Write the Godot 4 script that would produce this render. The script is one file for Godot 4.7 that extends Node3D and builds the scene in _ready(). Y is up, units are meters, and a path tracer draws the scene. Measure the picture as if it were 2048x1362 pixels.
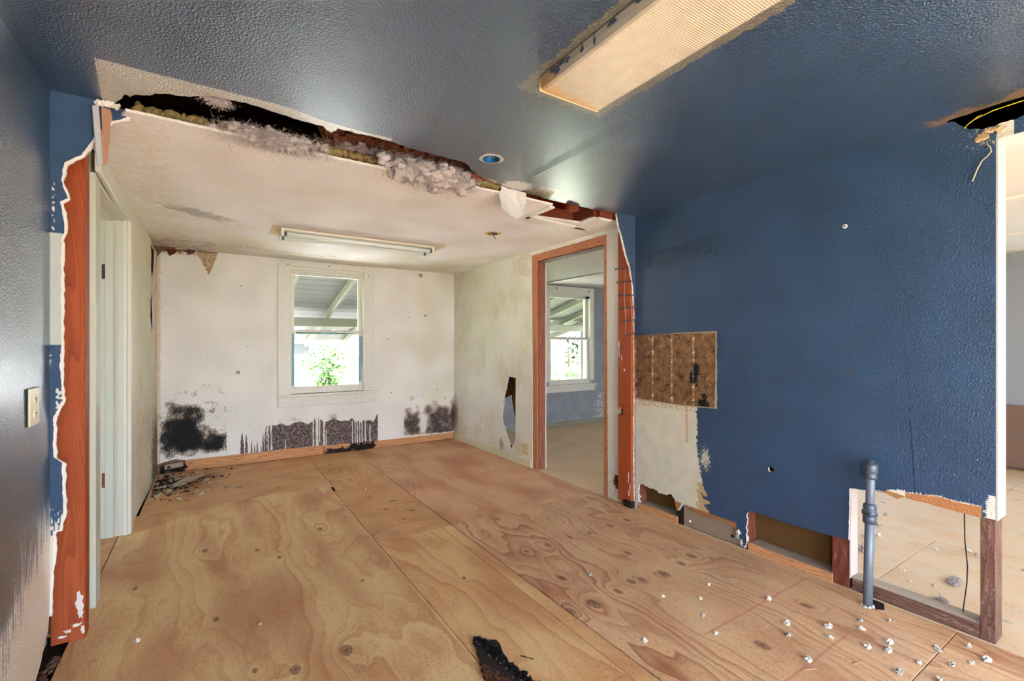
extends Node3D
# An old kitchen stripped for repair, opening into a mouldy back room. Units are metres; y is up; the camera stands at x = 0, z = 0.

const KH := 2.3716      # kitchen ceiling
const BH := 2.3284      # back room ceiling
const XR := 2.906       # face of the wall on the right
const ZB := -5.978      # face of the back wall
const ZP := -2.627      # kitchen face of the removed partition

var used := {}
var M := {}
var nz := FastNoiseLite.new()
var rng := RandomNumberGenerator.new()

# ------------------------------------------------------------------ scene
func _ready():
	var cam := Camera3D.new()
	cam.name = "camera"
	cam.projection = Camera3D.PROJECTION_FRUSTUM
	cam.near = 0.05
	cam.far = 200.0
	cam.size = 0.05 * 1362.0 / 930.0
	cam.frustum_offset = Vector2(0.0, 0.05 * (689.07 - 681.0) / 930.0)
	cam.position = Vector3(0, 1.33, 0)
	cam.rotation = Vector3(0, deg_to_rad(-33.0385), 0)
	add_child(cam)
	cam.current = true

	var env := Environment.new()
	env.background_mode = Environment.BG_SKY
	var sky := Sky.new()
	var sm := ProceduralSkyMaterial.new()
	sm.sky_top_color = Color(0.80, 0.89, 1.0)
	sm.sky_horizon_color = Color(0.91, 0.955, 1.0)
	sm.ground_bottom_color = Color(0.30, 0.31, 0.28)
	sm.ground_horizon_color = Color(0.55, 0.56, 0.54)
	sm.sky_energy_multiplier = 1.0
	sky.sky_material = sm
	env.sky = sky
	env.tonemap_mode = Environment.TONE_MAPPER_LINEAR
	env.tonemap_exposure = 24.0
	env.sdfgi_enabled = true
	env.ssao_enabled = true
	env.ssil_enabled = true
	var we := WorldEnvironment.new()
	we.name = "sky"
	we.environment = env
	add_child(we)

	# high hazy sun in front of the house: it lights the paving that brightens the rooms, and the neighbours' walls behind
	var sun := DirectionalLight3D.new()
	sun.name = "sun"
	sun.light_color = Color(1.0, 0.99, 0.97)
	sun.light_energy = 3.0
	sun.light_angular_distance = 3.0
	sun.shadow_enabled = true
	sun.sky_mode = DirectionalLight3D.SKY_MODE_LIGHT_ONLY
	add_child(sun)
	sun.look_at_from_position(Vector3.ZERO, Vector3(0.06, -0.85, -0.52), Vector3.UP)

	nz.noise_type = FastNoiseLite.TYPE_SIMPLEX_SMOOTH
	nz.frequency = 1.0
	nz.fractal_type = FastNoiseLite.FRACTAL_NONE
	nz.seed = 7
	rng.seed = 11

	make_materials()
	build_floor()
	build_ceilings()
	build_walls()
	build_shell()
	build_windows()
	build_outdoors()
	build_framing()
	build_attic()
	build_lights()
	build_fittings()
	build_tin_panel()
	build_debris()

# ------------------------------------------------------------------ naming
func numbered(called: String) -> String:
	if not used.has(called):
		used[called] = 0
		return called
	used[called] += 1
	return "%s_%03d" % [called, used[called]]

func tag(o, label := "", category := "", group := "", kind := ""):
	if label: o.set_meta("label", label)
	if category: o.set_meta("category", category)
	if group: o.set_meta("group", group)
	if kind: o.set_meta("kind", kind)
	return o

func base(called: String, at := Vector3.ZERO) -> Node3D:
	var o := Node3D.new()
	o.name = numbered(called)
	o.position = at
	add_child(o)
	return o

func obj(called: String, mesh: Mesh, parent = null, at := Vector3.ZERO) -> MeshInstance3D:
	var o := MeshInstance3D.new()
	o.mesh = mesh
	o.position = at
	if parent == null:
		o.name = numbered(called)
		add_child(o)
	else:
		o.name = called
		parent.add_child(o, true)
	return o

func struct(called: String, mesh: Mesh) -> MeshInstance3D:
	return tag(obj(called, mesh), "", "", "", "structure")

# ------------------------------------------------------------------ mesh helpers
func new_st(flat := true) -> SurfaceTool:
	var s := SurfaceTool.new()
	s.begin(Mesh.PRIMITIVE_TRIANGLES)
	s.set_smooth_group(-1 if flat else 0)
	return s

func done(s: SurfaceTool, mat: Material, into: ArrayMesh = null) -> ArrayMesh:
	s.generate_normals()
	var m := s.commit(into) if into else s.commit()
	m.surface_set_material(m.get_surface_count() - 1, mat)
	return m

func vert(s: SurfaceTool, p: Vector3, uv := Vector2.ZERO, uv2 := Vector2.ZERO):
	s.set_uv(uv)
	s.set_uv2(uv2)
	s.add_vertex(p)

# a flat polygon (fan) whose front looks towards n
func face(s: SurfaceTool, pts: Array, uvs: Array, n: Vector3):
	var c: Vector3 = Vector3.ZERO
	for i in range(1, pts.size() - 1):
		c += (pts[i] - pts[0]).cross(pts[i + 1] - pts[0])
	var flip := c.dot(n) > 0.0
	for i in range(1, pts.size() - 1):
		var b: int = i + 1 if flip else i
		var d: int = i if flip else i + 1
		vert(s, pts[0], uvs[0], uvs[0])
		vert(s, pts[b], uvs[b], uvs[b])
		vert(s, pts[d], uvs[d], uvs[d])

# a box with chamfered edges; grain runs along its longest side (uv in metres)
func cbox(s: SurfaceTool, c: Vector3, size: Vector3, ch := 0.002, B := Basis.IDENTITY):
	var h := size / 2.0
	var long := 0
	if size.y > size.x: long = 1
	if size.z > size[long]: long = 2
	var off := Vector2(rng.randf() * 3.0, rng.randf() * 3.0)
	var uvof := func(p: Vector3, ax: int) -> Vector2:
		var o: Array = [0, 1, 2]
		o.erase(ax)
		if o[0] == long: o.reverse()
		return Vector2(p[o[0]], p[o[1]]) + off
	for a in 3:
		var b := (a + 1) % 3
		var d := (a + 2) % 3
		for sg in [-1.0, 1.0]:
			var pts := []
			var uvs := []
			for q in [[-1, -1], [1, -1], [1, 1], [-1, 1]]:
				var p := Vector3.ZERO
				p[a] = sg * h[a]
				p[b] = q[0] * (h[b] - ch)
				p[d] = q[1] * (h[d] - ch)
				uvs.append(uvof.call(p, a))
				pts.append(c + B * p)
			var n := Vector3.ZERO
			n[a] = sg
			face(s, pts, uvs, B * n)
			if ch <= 0.0: continue
			for sh in [-1.0, 1.0]:
				pts = []
				uvs = []
				for q in [[0, -1], [0, 1], [1, 1], [1, -1]]:
					var p := Vector3.ZERO
					p[a] = sg * (h[a] - (ch if q[0] else 0.0))
					p[b] = sh * (h[b] - (0.0 if q[0] else ch))
					p[d] = q[1] * (h[d] - ch)
					uvs.append(uvof.call(p, a))
					pts.append(c + B * p)
				n = Vector3.ZERO
				n[a] = sg
				n[b] = sh
				face(s, pts, uvs, B * n)
	if ch > 0.0:
		for sx in [-1.0, 1.0]:
			for sy in [-1.0, 1.0]:
				for sz in [-1.0, 1.0]:
					var g := Vector3(sx, sy, sz)
					var k := g * h
					var pts := [c + B * (k - Vector3(0, ch, ch) * g), c + B * (k - Vector3(ch, 0, ch) * g), c + B * (k - Vector3(ch, ch, 0) * g)]
					face(s, pts, [off, off, off], B * g)

func box_mesh(c: Vector3, size: Vector3, mat: Material, ch := 0.002, B := Basis.IDENTITY) -> ArrayMesh:
	var s := new_st()
	cbox(s, c, size, ch, B)
	return done(s, mat)

func span_box(a: Vector3, b: Vector3, mat: Material, ch := 0.002) -> ArrayMesh:
	return box_mesh((a + b) / 2.0, (b - a).abs(), mat, ch)

# a ragged line through the given points
func jag(pts: Array, amp: float, step: float, sd: float) -> Array:
	var out := []
	for i in pts.size() - 1:
		var a: Vector2 = pts[i]
		var b: Vector2 = pts[i + 1]
		var n := int(maxf(1.0, a.distance_to(b) / step))
		var w := (b - a).orthogonal().normalized()
		for k in n:
			var p := a.lerp(b, float(k) / n)
			if k > 0 or i > 0:
				p += w * amp * (nz.get_noise_2d(p.x * 23.0 + sd, p.y * 23.0) + nz.get_noise_2d(p.x * 90.0 + sd, p.y * 90.0) * 0.45)
			out.append(p)
	out.append(pts[pts.size() - 1])
	return out

func cut(p: PackedVector2Array, h: PackedVector2Array) -> Array:
	var lo := INF
	var hi := -INF
	for q in h:
		lo = minf(lo, q.x)
		hi = maxf(hi, q.x)
	var m := (lo + hi) / 2.0
	var out := []
	for half in [[-50.0, m], [m, 50.0]]:
		var r := PackedVector2Array([Vector2(half[0], -50), Vector2(half[1], -50), Vector2(half[1], 50), Vector2(half[0], 50)])
		for q in Geometry2D.intersect_polygons(p, r):
			for z in Geometry2D.clip_polygons(q, h):
				if not Geometry2D.is_polygon_clockwise(z):
					out.append(z)
	return out

# A sheet in the plane O + U u + V v whose front looks towards N; t thick; three materials (front, cut edge, back).
# uv is in metres, uv2 runs 0..1 over the region reg (v upwards).
func slab(O: Vector3, U: Vector3, V: Vector3, N: Vector3, outer: Array, holes: Array, t: float, reg: Rect2, mf: Material, me: Material = null, mb: Material = null) -> ArrayMesh:
	var o := PackedVector2Array(outer)
	if Geometry2D.is_polygon_clockwise(o): o.reverse()
	var polys := [o]
	for h in holes:
		var hp := PackedVector2Array(h)
		if Geometry2D.is_polygon_clockwise(hp): hp.reverse()
		var np := []
		for p in polys: np += cut(p, hp)
		polys = np
	var flip := U.cross(V).dot(N) > 0.0
	var mesh: ArrayMesh = null
	for side in 2:
		var s := new_st()
		var d := Vector3.ZERO if side == 0 else -N * t
		for p in polys:
			var idx := Geometry2D.triangulate_polygon(p)
			for i in range(0, idx.size(), 3):
				var ks := [idx[i], idx[i + 1], idx[i + 2]]
				var cw: bool = (p[ks[1]] - p[ks[0]]).cross(p[ks[2]] - p[ks[0]]) > 0.0
				if cw == (flip == (side == 0)): ks.reverse()
				for k in ks:
					var q: Vector2 = p[k]
					vert(s, O + U * q.x + V * q.y + d, q, Vector2((q.x - reg.position.x) / reg.size.x, 1.0 - (q.y - reg.position.y) / reg.size.y))
		mesh = done(s, mf if side == 0 or mb == null else mb, mesh)
	var e := new_st()
	for lp in [outer] + holes:
		for i in lp.size():
			var a: Vector2 = lp[i]
			var b: Vector2 = lp[(i + 1) % lp.size()]
			var pa := O + U * a.x + V * a.y
			var pb := O + U * b.x + V * b.y
			var out2 := (b - a).orthogonal()
			var n := U * out2.x + V * out2.y
			if Geometry2D.is_polygon_clockwise(PackedVector2Array(lp)) == (lp == outer): n = -n
			var l := a.distance_to(b)
			face(e, [pa, pb, pb - N * t, pa - N * t], [Vector2(0, 0), Vector2(l, 0), Vector2(l, t), Vector2(0, t)], n)
	return done(e, me if me else mf, mesh)

func rect(x0: float, y0: float, x1: float, y1: float) -> Array:
	return [Vector2(x0, y0), Vector2(x1, y0), Vector2(x1, y1), Vector2(x0, y1)]

func tube(s: SurfaceTool, pts: Array, r: float, seg := 6):
	var rings := []
	for i in pts.size():
		var d: Vector3 = (pts[mini(i + 1, pts.size() - 1)] - pts[maxi(i - 1, 0)]).normalized()
		var a := d.cross(Vector3(0.31, 0.9, 0.2)).normalized()
		var b := d.cross(a)
		var ring := []
		for k in seg:
			var w := TAU * k / seg
			ring.append(pts[i] + (a * cos(w) + b * sin(w)) * r)
		rings.append(ring)
	for i in rings.size() - 1:
		for k in seg:
			var k2 := (k + 1) % seg
			var n: Vector3 = rings[i][k] - pts[i] + rings[i][k2] - pts[i]
			face(s, [rings[i][k], rings[i][k2], rings[i + 1][k2], rings[i + 1][k]], [Vector2(float(k) / seg, i), Vector2(float(k + 1) / seg, i), Vector2(float(k + 1) / seg, i + 1), Vector2(float(k) / seg, i + 1)], n)
	for e in [0, rings.size() - 1]:
		var uvs := []
		uvs.resize(seg)
		uvs.fill(Vector2.ZERO)
		face(s, rings[e], uvs, pts[e] - pts[1 if e == 0 else e - 1])

func tube_mesh(pts: Array, r: float, mat: Material, seg := 8) -> ArrayMesh:
	var s := new_st(false)
	tube(s, pts, r, seg)
	return done(s, mat)

# a turned shape about the axis `up` through c; prof holds (radius, height)
func lathe(s: SurfaceTool, c: Vector3, prof: Array, seg := 20, B := Basis.IDENTITY):
	for i in prof.size() - 1:
		for k in seg:
			var a0 := TAU * k / seg
			var a1 := TAU * (k + 1) / seg
			var p := []
			for q in [[prof[i], a0], [prof[i], a1], [prof[i + 1], a1], [prof[i + 1], a0]]:
				p.append(c + B * Vector3(q[0].x * cos(q[1]), q[0].y, q[0].x * sin(q[1])))
			var t: Vector2 = prof[i + 1] - prof[i]
			var am := (a0 + a1) / 2.0
			var n := B * Vector3(t.y * cos(am), -t.x, t.y * sin(am))
			if prof[i].x < 1e-5: p.remove_at(1)
			elif prof[i + 1].x < 1e-5: p.remove_at(2)
			var uvs := []
			uvs.resize(p.size())
			uvs.fill(Vector2(float(k) / seg, float(i)))
			face(s, p, uvs, n)

# a lump: a ball pushed in and out by noise
func lump(s: SurfaceTool, c: Vector3, r: Vector3, sd: float, amp := 0.4, freq := 2.0, nu := 12, nv := 8):
	var g := []
	for j in nv + 1:
		var row := []
		for i in nu:
			var th := PI * j / nv
			var ph := TAU * i / nu
			var d := Vector3(sin(th) * cos(ph), cos(th), sin(th) * sin(ph))
			var k := 1.0 + amp * nz.get_noise_3d(d.x * freq + sd, d.y * freq - sd, d.z * freq) + amp * 0.5 * nz.get_noise_3d(d.x * freq * 3.0, d.y * freq * 3.0 + sd, d.z * freq * 3.0)
			row.append(c + d * k * r)
		g.append(row)
	for j in nv:
		for i in nu:
			var i2 := (i + 1) % nu
			var p := [g[j][i], g[j][i2], g[j + 1][i2], g[j + 1][i]]
			var n: Vector3 = p[0] + p[1] + p[2] + p[3] - c * 4.0
			if j == 0: p.remove_at(0)
			elif j == nv - 1: p.remove_at(3)
			face(s, p, [Vector2(0, 0), Vector2(0.1, 0), Vector2(0.1, 0.1), Vector2(0, 0.1)], n)

# ------------------------------------------------------------------ textures
func hsh(x: float, y: float) -> float:
	return nz.get_noise_2d(x, y) * 0.5 + 0.5

func paint(w: int, h: int, reg: Rect2, fn: Callable) -> ImageTexture:
	var bytes := PackedByteArray()
	bytes.resize(w * h * 3)
	var i := 0
	for y in h:
		var v := reg.position.y + reg.size.y * (1.0 - (y + 0.5) / h)
		for x in w:
			var c: Color = fn.call(reg.position.x + reg.size.x * (x + 0.5) / w, v)
			bytes[i] = clampi(int(c.r * 255.0), 0, 255)
			bytes[i + 1] = clampi(int(c.g * 255.0), 0, 255)
			bytes[i + 2] = clampi(int(c.b * 255.0), 0, 255)
			i += 3
	return ImageTexture.create_from_image(Image.create_from_data(w, h, false, Image.FORMAT_RGB8, bytes))

func noise_normal(size: int, freq: float, bump: float, octaves := 1, kind := FastNoiseLite.TYPE_SIMPLEX_SMOOTH) -> NoiseTexture2D:
	var n := FastNoiseLite.new()
	n.noise_type = kind
	n.frequency = freq
	n.seed = 3
	n.fractal_type = FastNoiseLite.FRACTAL_FBM if octaves > 1 else FastNoiseLite.FRACTAL_NONE
	n.fractal_octaves = octaves
	var t := NoiseTexture2D.new()
	t.width = size
	t.height = size
	t.seamless = true
	t.noise = n
	t.as_normal_map = true
	t.bump_strength = bump
	return t

func mat(color: Color, rough := 0.8, spec := 0.5) -> StandardMaterial3D:
	var m := StandardMaterial3D.new()
	m.albedo_color = color
	m.roughness = rough
	m.metallic_specular = spec
	m.cull_mode = BaseMaterial3D.CULL_DISABLED
	return m

# a surface that carries a print of its own over its whole extent (uv2) and a fine relief repeated in metres (uv)
func printed(t: Texture2D, rough: float, spec: float, normal: Texture2D = null, tile := 1.0, depth := 1.0) -> StandardMaterial3D:
	var m := mat(Color.WHITE, rough, spec)
	m.detail_enabled = true
	m.detail_albedo = t
	m.detail_uv_layer = BaseMaterial3D.DETAIL_UV_2
	m.detail_blend_mode = BaseMaterial3D.BLEND_MODE_MIX
	m.uv1_scale = Vector3(1.0 / tile, 1.0 / tile, 1.0)
	if normal:
		m.normal_enabled = true
		m.normal_texture = normal
		m.normal_scale = depth
	return m

# a second, smoother coat: semi-gloss enamel
func gloss(m: StandardMaterial3D):
	m.clearcoat_enabled = true
	m.clearcoat = 1.0
	m.clearcoat_roughness = 0.30

# sawn wood: grain along v
func wood(a: Color, b: Color, seed_: float, w := 128, h := 512, bands := 9.0, wild := 1.0, dirt := 0.0) -> StandardMaterial3D:
	var t := paint(w, h, Rect2(0, 0, 0.18, 1.2), func(x: float, y: float) -> Color:
		var g := x * bands * 6.0 + wild * 1.6 * nz.get_noise_2d(x * 7.0 + seed_, y * 1.3)
		g -= floorf(g)
		var k := g * g * 0.75 + 0.22 * nz.get_noise_2d(x * 420.0, y * 9.0 + seed_) + 0.15 * nz.get_noise_2d(x * 30.0, y * 3.0 - seed_)
		var c := a.lerp(b, clampf(k, 0.0, 1.0))
		if dirt > 0.0:
			var d := nz.get_noise_2d(x * 36.0 + 9.0, y * 5.0 + seed_) + 0.5 * nz.get_noise_2d(x * 150.0, y * 40.0)
			if d > 0.95 - dirt: c = c.lerp(Color(0.70, 0.64, 0.58), 0.4)
			elif d < -0.95 + dirt * 0.5: c = c.lerp(Color(0.16, 0.10, 0.08), 0.5)
		return c)
	var m := mat(Color.WHITE, 0.62, 0.35)
	m.albedo_texture = t
	m.uv1_scale = Vector3(1.0 / 0.18, 1.0 / 1.2, 1.0)
	m.heightmap_enabled = true
	m.heightmap_texture = t
	m.heightmap_scale = 0.06
	return m

# plywood veneer: rings of a rotary-cut face, knots and specks. sx by sz metres; the grain runs along z unless across is set.
func ply(w: int, h: int, sx: float, sz: float, sd: float, base_c: Color, late: Color, o: Dictionary) -> StandardMaterial3D:
	var knots: Array = o.get("knots", [])
	var across: bool = o.get("across", false)
	var rings: float = o.get("rings", 7.0)
	var swirl: float = o.get("swirl", 1.0)
	var tilt: float = o.get("tilt", 1.0)
	var strength: float = o.get("strength", 1.0)
	var dust: float = o.get("dust", 0.0)
	var red: float = o.get("red", 0.0)
	var lines: Array = o.get("lines", [])
	var dark := Color(0.20, 0.13, 0.09)
	var t := paint(w, h, Rect2(0, 0, sx, sz), func(x: float, y0: float) -> Color:
		var z := sz - y0
		var a := x if across else z
		var c := z if across else x
		var g := tilt * c + swirl * (0.42 * nz.get_noise_2d(c * 1.6 + sd, a * 0.5) + 0.10 * nz.get_noise_2d(c * 5.0 - sd, a * 1.7) + 0.03 * nz.get_noise_2d(c * 14.0, a * 5.0 + sd))
		var core := 0.0
		var ring := 0.0
		for k in knots:
			var dx: float = x - k[0]
			var dz: float = z - k[1]
			var r: float = k[2]
			if absf(dx) < r * 11.0 and absf(dz) < r * 13.0:
				if across: dx *= 0.6
				else: dz *= 0.6
				var e := (dx * dx + dz * dz) / (r * r)
				g += 0.30 * swirl * r / 0.02 * exp(-e / 14.0) * k[3]
				if e < 3.0:
					var q := sqrt(e) + 0.25 * nz.get_noise_2d(x * 90.0, z * 90.0)
					core = maxf(core, 1.0 - smoothstep(0.15, 1.0, q))
					ring = maxf(ring, 1.0 - smoothstep(0.0, 0.35, absf(q - 0.95)))
		var f := g * rings
		var rn := floorf(f)
		f -= rn
		var f2 := g * rings * 3.7
		f2 -= floorf(f2)
		var heavy := 0.65 + 0.75 * nz.get_noise_2d(rn * 7.3 + sd, 3.0)
		var band := 0.75 * f * f * f * (1.0 - smoothstep(0.86, 1.0, f)) + 0.35 * f * (1.0 - f)
		var fib := nz.get_noise_2d(c * 330.0, a * 12.0 + sd)
		var big := nz.get_noise_2d(x * 2.2 + sd, z * 2.2 - 4.0)
		var pore := nz.get_noise_2d(c * 700.0 + sd, a * 55.0)
		var col := base_c.lerp(late, clampf(strength * (1.25 * heavy * band + 0.22 * f2 * f2 * f2 * (1.0 - smoothstep(0.85, 1.0, f2)) + 0.18 * fib) + 0.22 * big, 0.0, 1.0))
		if pore > 0.62: col = col.lerp(late.darkened(0.3), 0.35)
		if red != 0.0: col = col.lerp(Color(0.64, 0.40, 0.27), clampf(red * (nz.get_noise_2d(c * 3.0 - sd, a * 0.9) + 0.1), 0.0, 0.7))
		if ring > 0.0: col = col.lerp(dark, ring * 0.55)
		if core > 0.0: col = col.lerp(Color(0.34, 0.2, 0.13), core * 0.75)
		if dust > 0.0: col = col.lerp(Color(0.80, 0.74, 0.66), clampf(dust * (0.55 + 0.6 * nz.get_noise_2d(x * 5.0, z * 5.0 + sd) + 0.25 * nz.get_noise_2d(x * 60.0, z * 60.0)), 0.0, 0.9))
		for l in lines:
			if absf(z - l[0] - 0.004 * nz.get_noise_2d(x * 3.0, 0.0)) < 0.006 and x > l[1] and x < l[2]:
				col = col.lerp(Color(0.72, 0.36, 0.36), 0.35 + 0.3 * nz.get_noise_2d(x * 300.0, z * 300.0))
		var spk := nz.get_noise_2d(x * 130.0 + sd * 3.0, z * 130.0) + 0.35 * nz.get_noise_2d(x * 6.0, z * 6.0 + sd)
		if spk > 0.99: col = col.lerp(dark, 0.8)
		elif spk < -1.06: col = col.lerp(Color(0.85, 0.80, 0.72), 0.7)
		return col)
	var m := mat(Color.WHITE, o.get("rough", 0.58), 0.4)
	m.albedo_texture = t
	m.heightmap_enabled = true
	m.heightmap_texture = t
	m.heightmap_scale = 0.03
	return m

func make_materials():
	var peel := noise_normal(512, 0.045, 5.0, 2)
	var fine := noise_normal(512, 0.03, 3.0, 3)
	M.peel = peel
	M.fine = fine
	M.gypsum = mat(Color(0.83, 0.80, 0.77), 0.95, 0.2)
	M.gypsum.normal_enabled = true
	M.gypsum.normal_texture = fine
	M.gypsum.uv1_scale = Vector3(8, 8, 1)
	M.paper = mat(Color(0.62, 0.43, 0.27), 0.95, 0.2)
	M.kraft = mat(Color(0.40, 0.29, 0.17), 0.95, 0.2)
	M.blue = mat(Color(0.18, 0.27, 0.38), 0.34, 0.6)
	M.blue.normal_enabled = true
	M.blue.normal_texture = peel
	M.blue.normal_scale = 1.2
	M.blue.uv1_scale = Vector3(4.5, 4.5, 1)
	gloss(M.blue)
	M.white_paint = mat(Color(0.80, 0.785, 0.73), 0.45, 0.45)
	M.white_trim = mat(Color(0.84, 0.825, 0.79), 0.5, 0.4)
	M.grey_trim = mat(Color(0.74, 0.745, 0.69), 0.5, 0.4)
	M.end_white = mat(Color(0.66, 0.67, 0.665), 0.7, 0.3)
	M.chalky = mat(Color(0.76, 0.70, 0.67), 0.8, 0.3)
	M.ivory = mat(Color(0.80, 0.74, 0.55), 0.4, 0.5)
	M.ivory_light = mat(Color(0.86, 0.82, 0.70), 0.4, 0.5)
	M.black = mat(Color(0.03, 0.028, 0.026), 0.9, 0.2)
	M.attic = wood(Color(0.50, 0.37, 0.26), Color(0.38, 0.26, 0.18), 71.0)
	M.stud = wood(Color(0.64, 0.31, 0.16), Color(0.52, 0.215, 0.10), 1.0, 192, 640, 13.0, 2.2)
	M.stud_pale = wood(Color(0.74, 0.50, 0.34), Color(0.62, 0.37, 0.23), 5.0)
	M.jamb = wood(Color(0.55, 0.33, 0.25), Color(0.40, 0.21, 0.15), 8.0, 128, 512, 6.0, 1.0, 0.12)
	M.old = wood(Color(0.46, 0.33, 0.28), Color(0.30, 0.20, 0.17), 12.0, 128, 512, 7.0, 1.2, 0.28)
	M.old_red = wood(Color(0.50, 0.27, 0.21), Color(0.38, 0.17, 0.13), 14.0, 128, 512, 5.0, 1.0, 0.2)
	M.plate = wood(Color(0.80, 0.58, 0.40), Color(0.66, 0.42, 0.26), 17.0, 128, 512, 5.0, 1.0, 0.06)
	M.plate_dusty = wood(Color(0.66, 0.60, 0.53), Color(0.55, 0.47, 0.40), 18.0)
	M.rot = wood(Color(0.17, 0.11, 0.08), Color(0.06, 0.045, 0.04), 21.0)
	M.joist = wood(Color(0.46, 0.22, 0.13), Color(0.34, 0.14, 0.08), 24.0)
	M.board_grey = mat(Color(0.55, 0.48, 0.40), 0.75, 0.3)
	M.steel = mat(Color(0.33, 0.37, 0.42), 0.45, 0.5)
	M.steel.metallic = 0.5
	M.galv = mat(Color(0.42, 0.46, 0.51), 0.5, 0.5)
	M.galv.metallic = 0.35
	M.tube_white = mat(Color(0.88, 0.90, 0.88), 0.18, 0.5)
	M.enamel = mat(Color(0.86, 0.84, 0.79), 0.3, 0.5)
	M.green = mat(Color(0.10, 0.38, 0.22), 0.4, 0.5)
	M.screw = mat(Color(0.12, 0.10, 0.09), 0.5, 0.5)
	M.wire_yellow = mat(Color(0.78, 0.68, 0.16), 0.5, 0.4)
	M.wire_grey = mat(Color(0.66, 0.62, 0.54), 0.5, 0.4)
	M.wire_black = mat(Color(0.10, 0.10, 0.11), 0.5, 0.4)
	M.box_blue = mat(Color(0.03, 0.36, 0.58), 0.35, 0.5)
	M.insul = mat(Color(0.70, 0.655, 0.64), 1.0, 0.1)
	M.insul_brown = mat(Color(0.42, 0.27, 0.20), 1.0, 0.1)
	M.insul_yellow = mat(Color(0.50, 0.43, 0.27), 1.0, 0.1)
	M.base_ivory = mat(Color(0.82, 0.79, 0.66), 0.5, 0.4)
	M.glass = mat(Color(0.80, 0.82, 0.78, 0.10), 0.04, 0.12)
	M.glass.transparency = BaseMaterial3D.TRANSPARENCY_ALPHA
	M.adj_white = mat(Color(0.83, 0.82, 0.79), 0.7, 0.3)
	M.lavender = mat(Color(0.58, 0.595, 0.63), 0.6, 0.35)

# ------------------------------------------------------------------ floor
func panel(parent, called: String, x0: float, z0: float, x1: float, z1: float, m: Material, tx: float, tz: float, off := Vector2.ZERO, y := 0.0, t := 0.016):
	var s := new_st()
	var g := 0.0015
	var a := Vector3(x0 + g, y, z0 + g)
	var b := Vector3(x1 - g, y, z1 - g)
	var e := 0.002
	var uv := func(x: float, z: float) -> Vector2: return Vector2((x - x0 + off.x) / tx, (z - z0 + off.y) / tz)
	var q := [Vector2(a.x, a.z), Vector2(b.x, a.z), Vector2(b.x, b.z), Vector2(a.x, b.z)]
	var c := [Vector2(a.x + e, a.z + e), Vector2(b.x - e, a.z + e), Vector2(b.x - e, b.z - e), Vector2(a.x + e, b.z - e)]
	var top := []
	var tu := []
	for p in c:
		top.append(Vector3(p.x, y, p.y))
		tu.append(uv.call(p.x, p.y))
	face(s, top, tu, Vector3.UP)
	for i in 4:
		var j := (i + 1) % 4
		var n := Vector3(q[i].x + q[j].x - a.x - b.x, 0, q[i].y + q[j].y - a.z - b.z)
		face(s, [Vector3(c[i].x, y, c[i].y), Vector3(c[j].x, y, c[j].y), Vector3(q[j].x, y - e, q[j].y), Vector3(q[i].x, y - e, q[i].y)], [tu[i], tu[j], tu[j], tu[i]], n + Vector3(0, 1, 0))
		face(s, [Vector3(q[i].x, y - e, q[i].y), Vector3(q[j].x, y - e, q[j].y), Vector3(q[j].x, y - t, q[j].y), Vector3(q[i].x, y - t, q[i].y)], [tu[i], tu[j], tu[j], tu[i]], n)
	return obj(called, done(s, m), parent)

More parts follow.
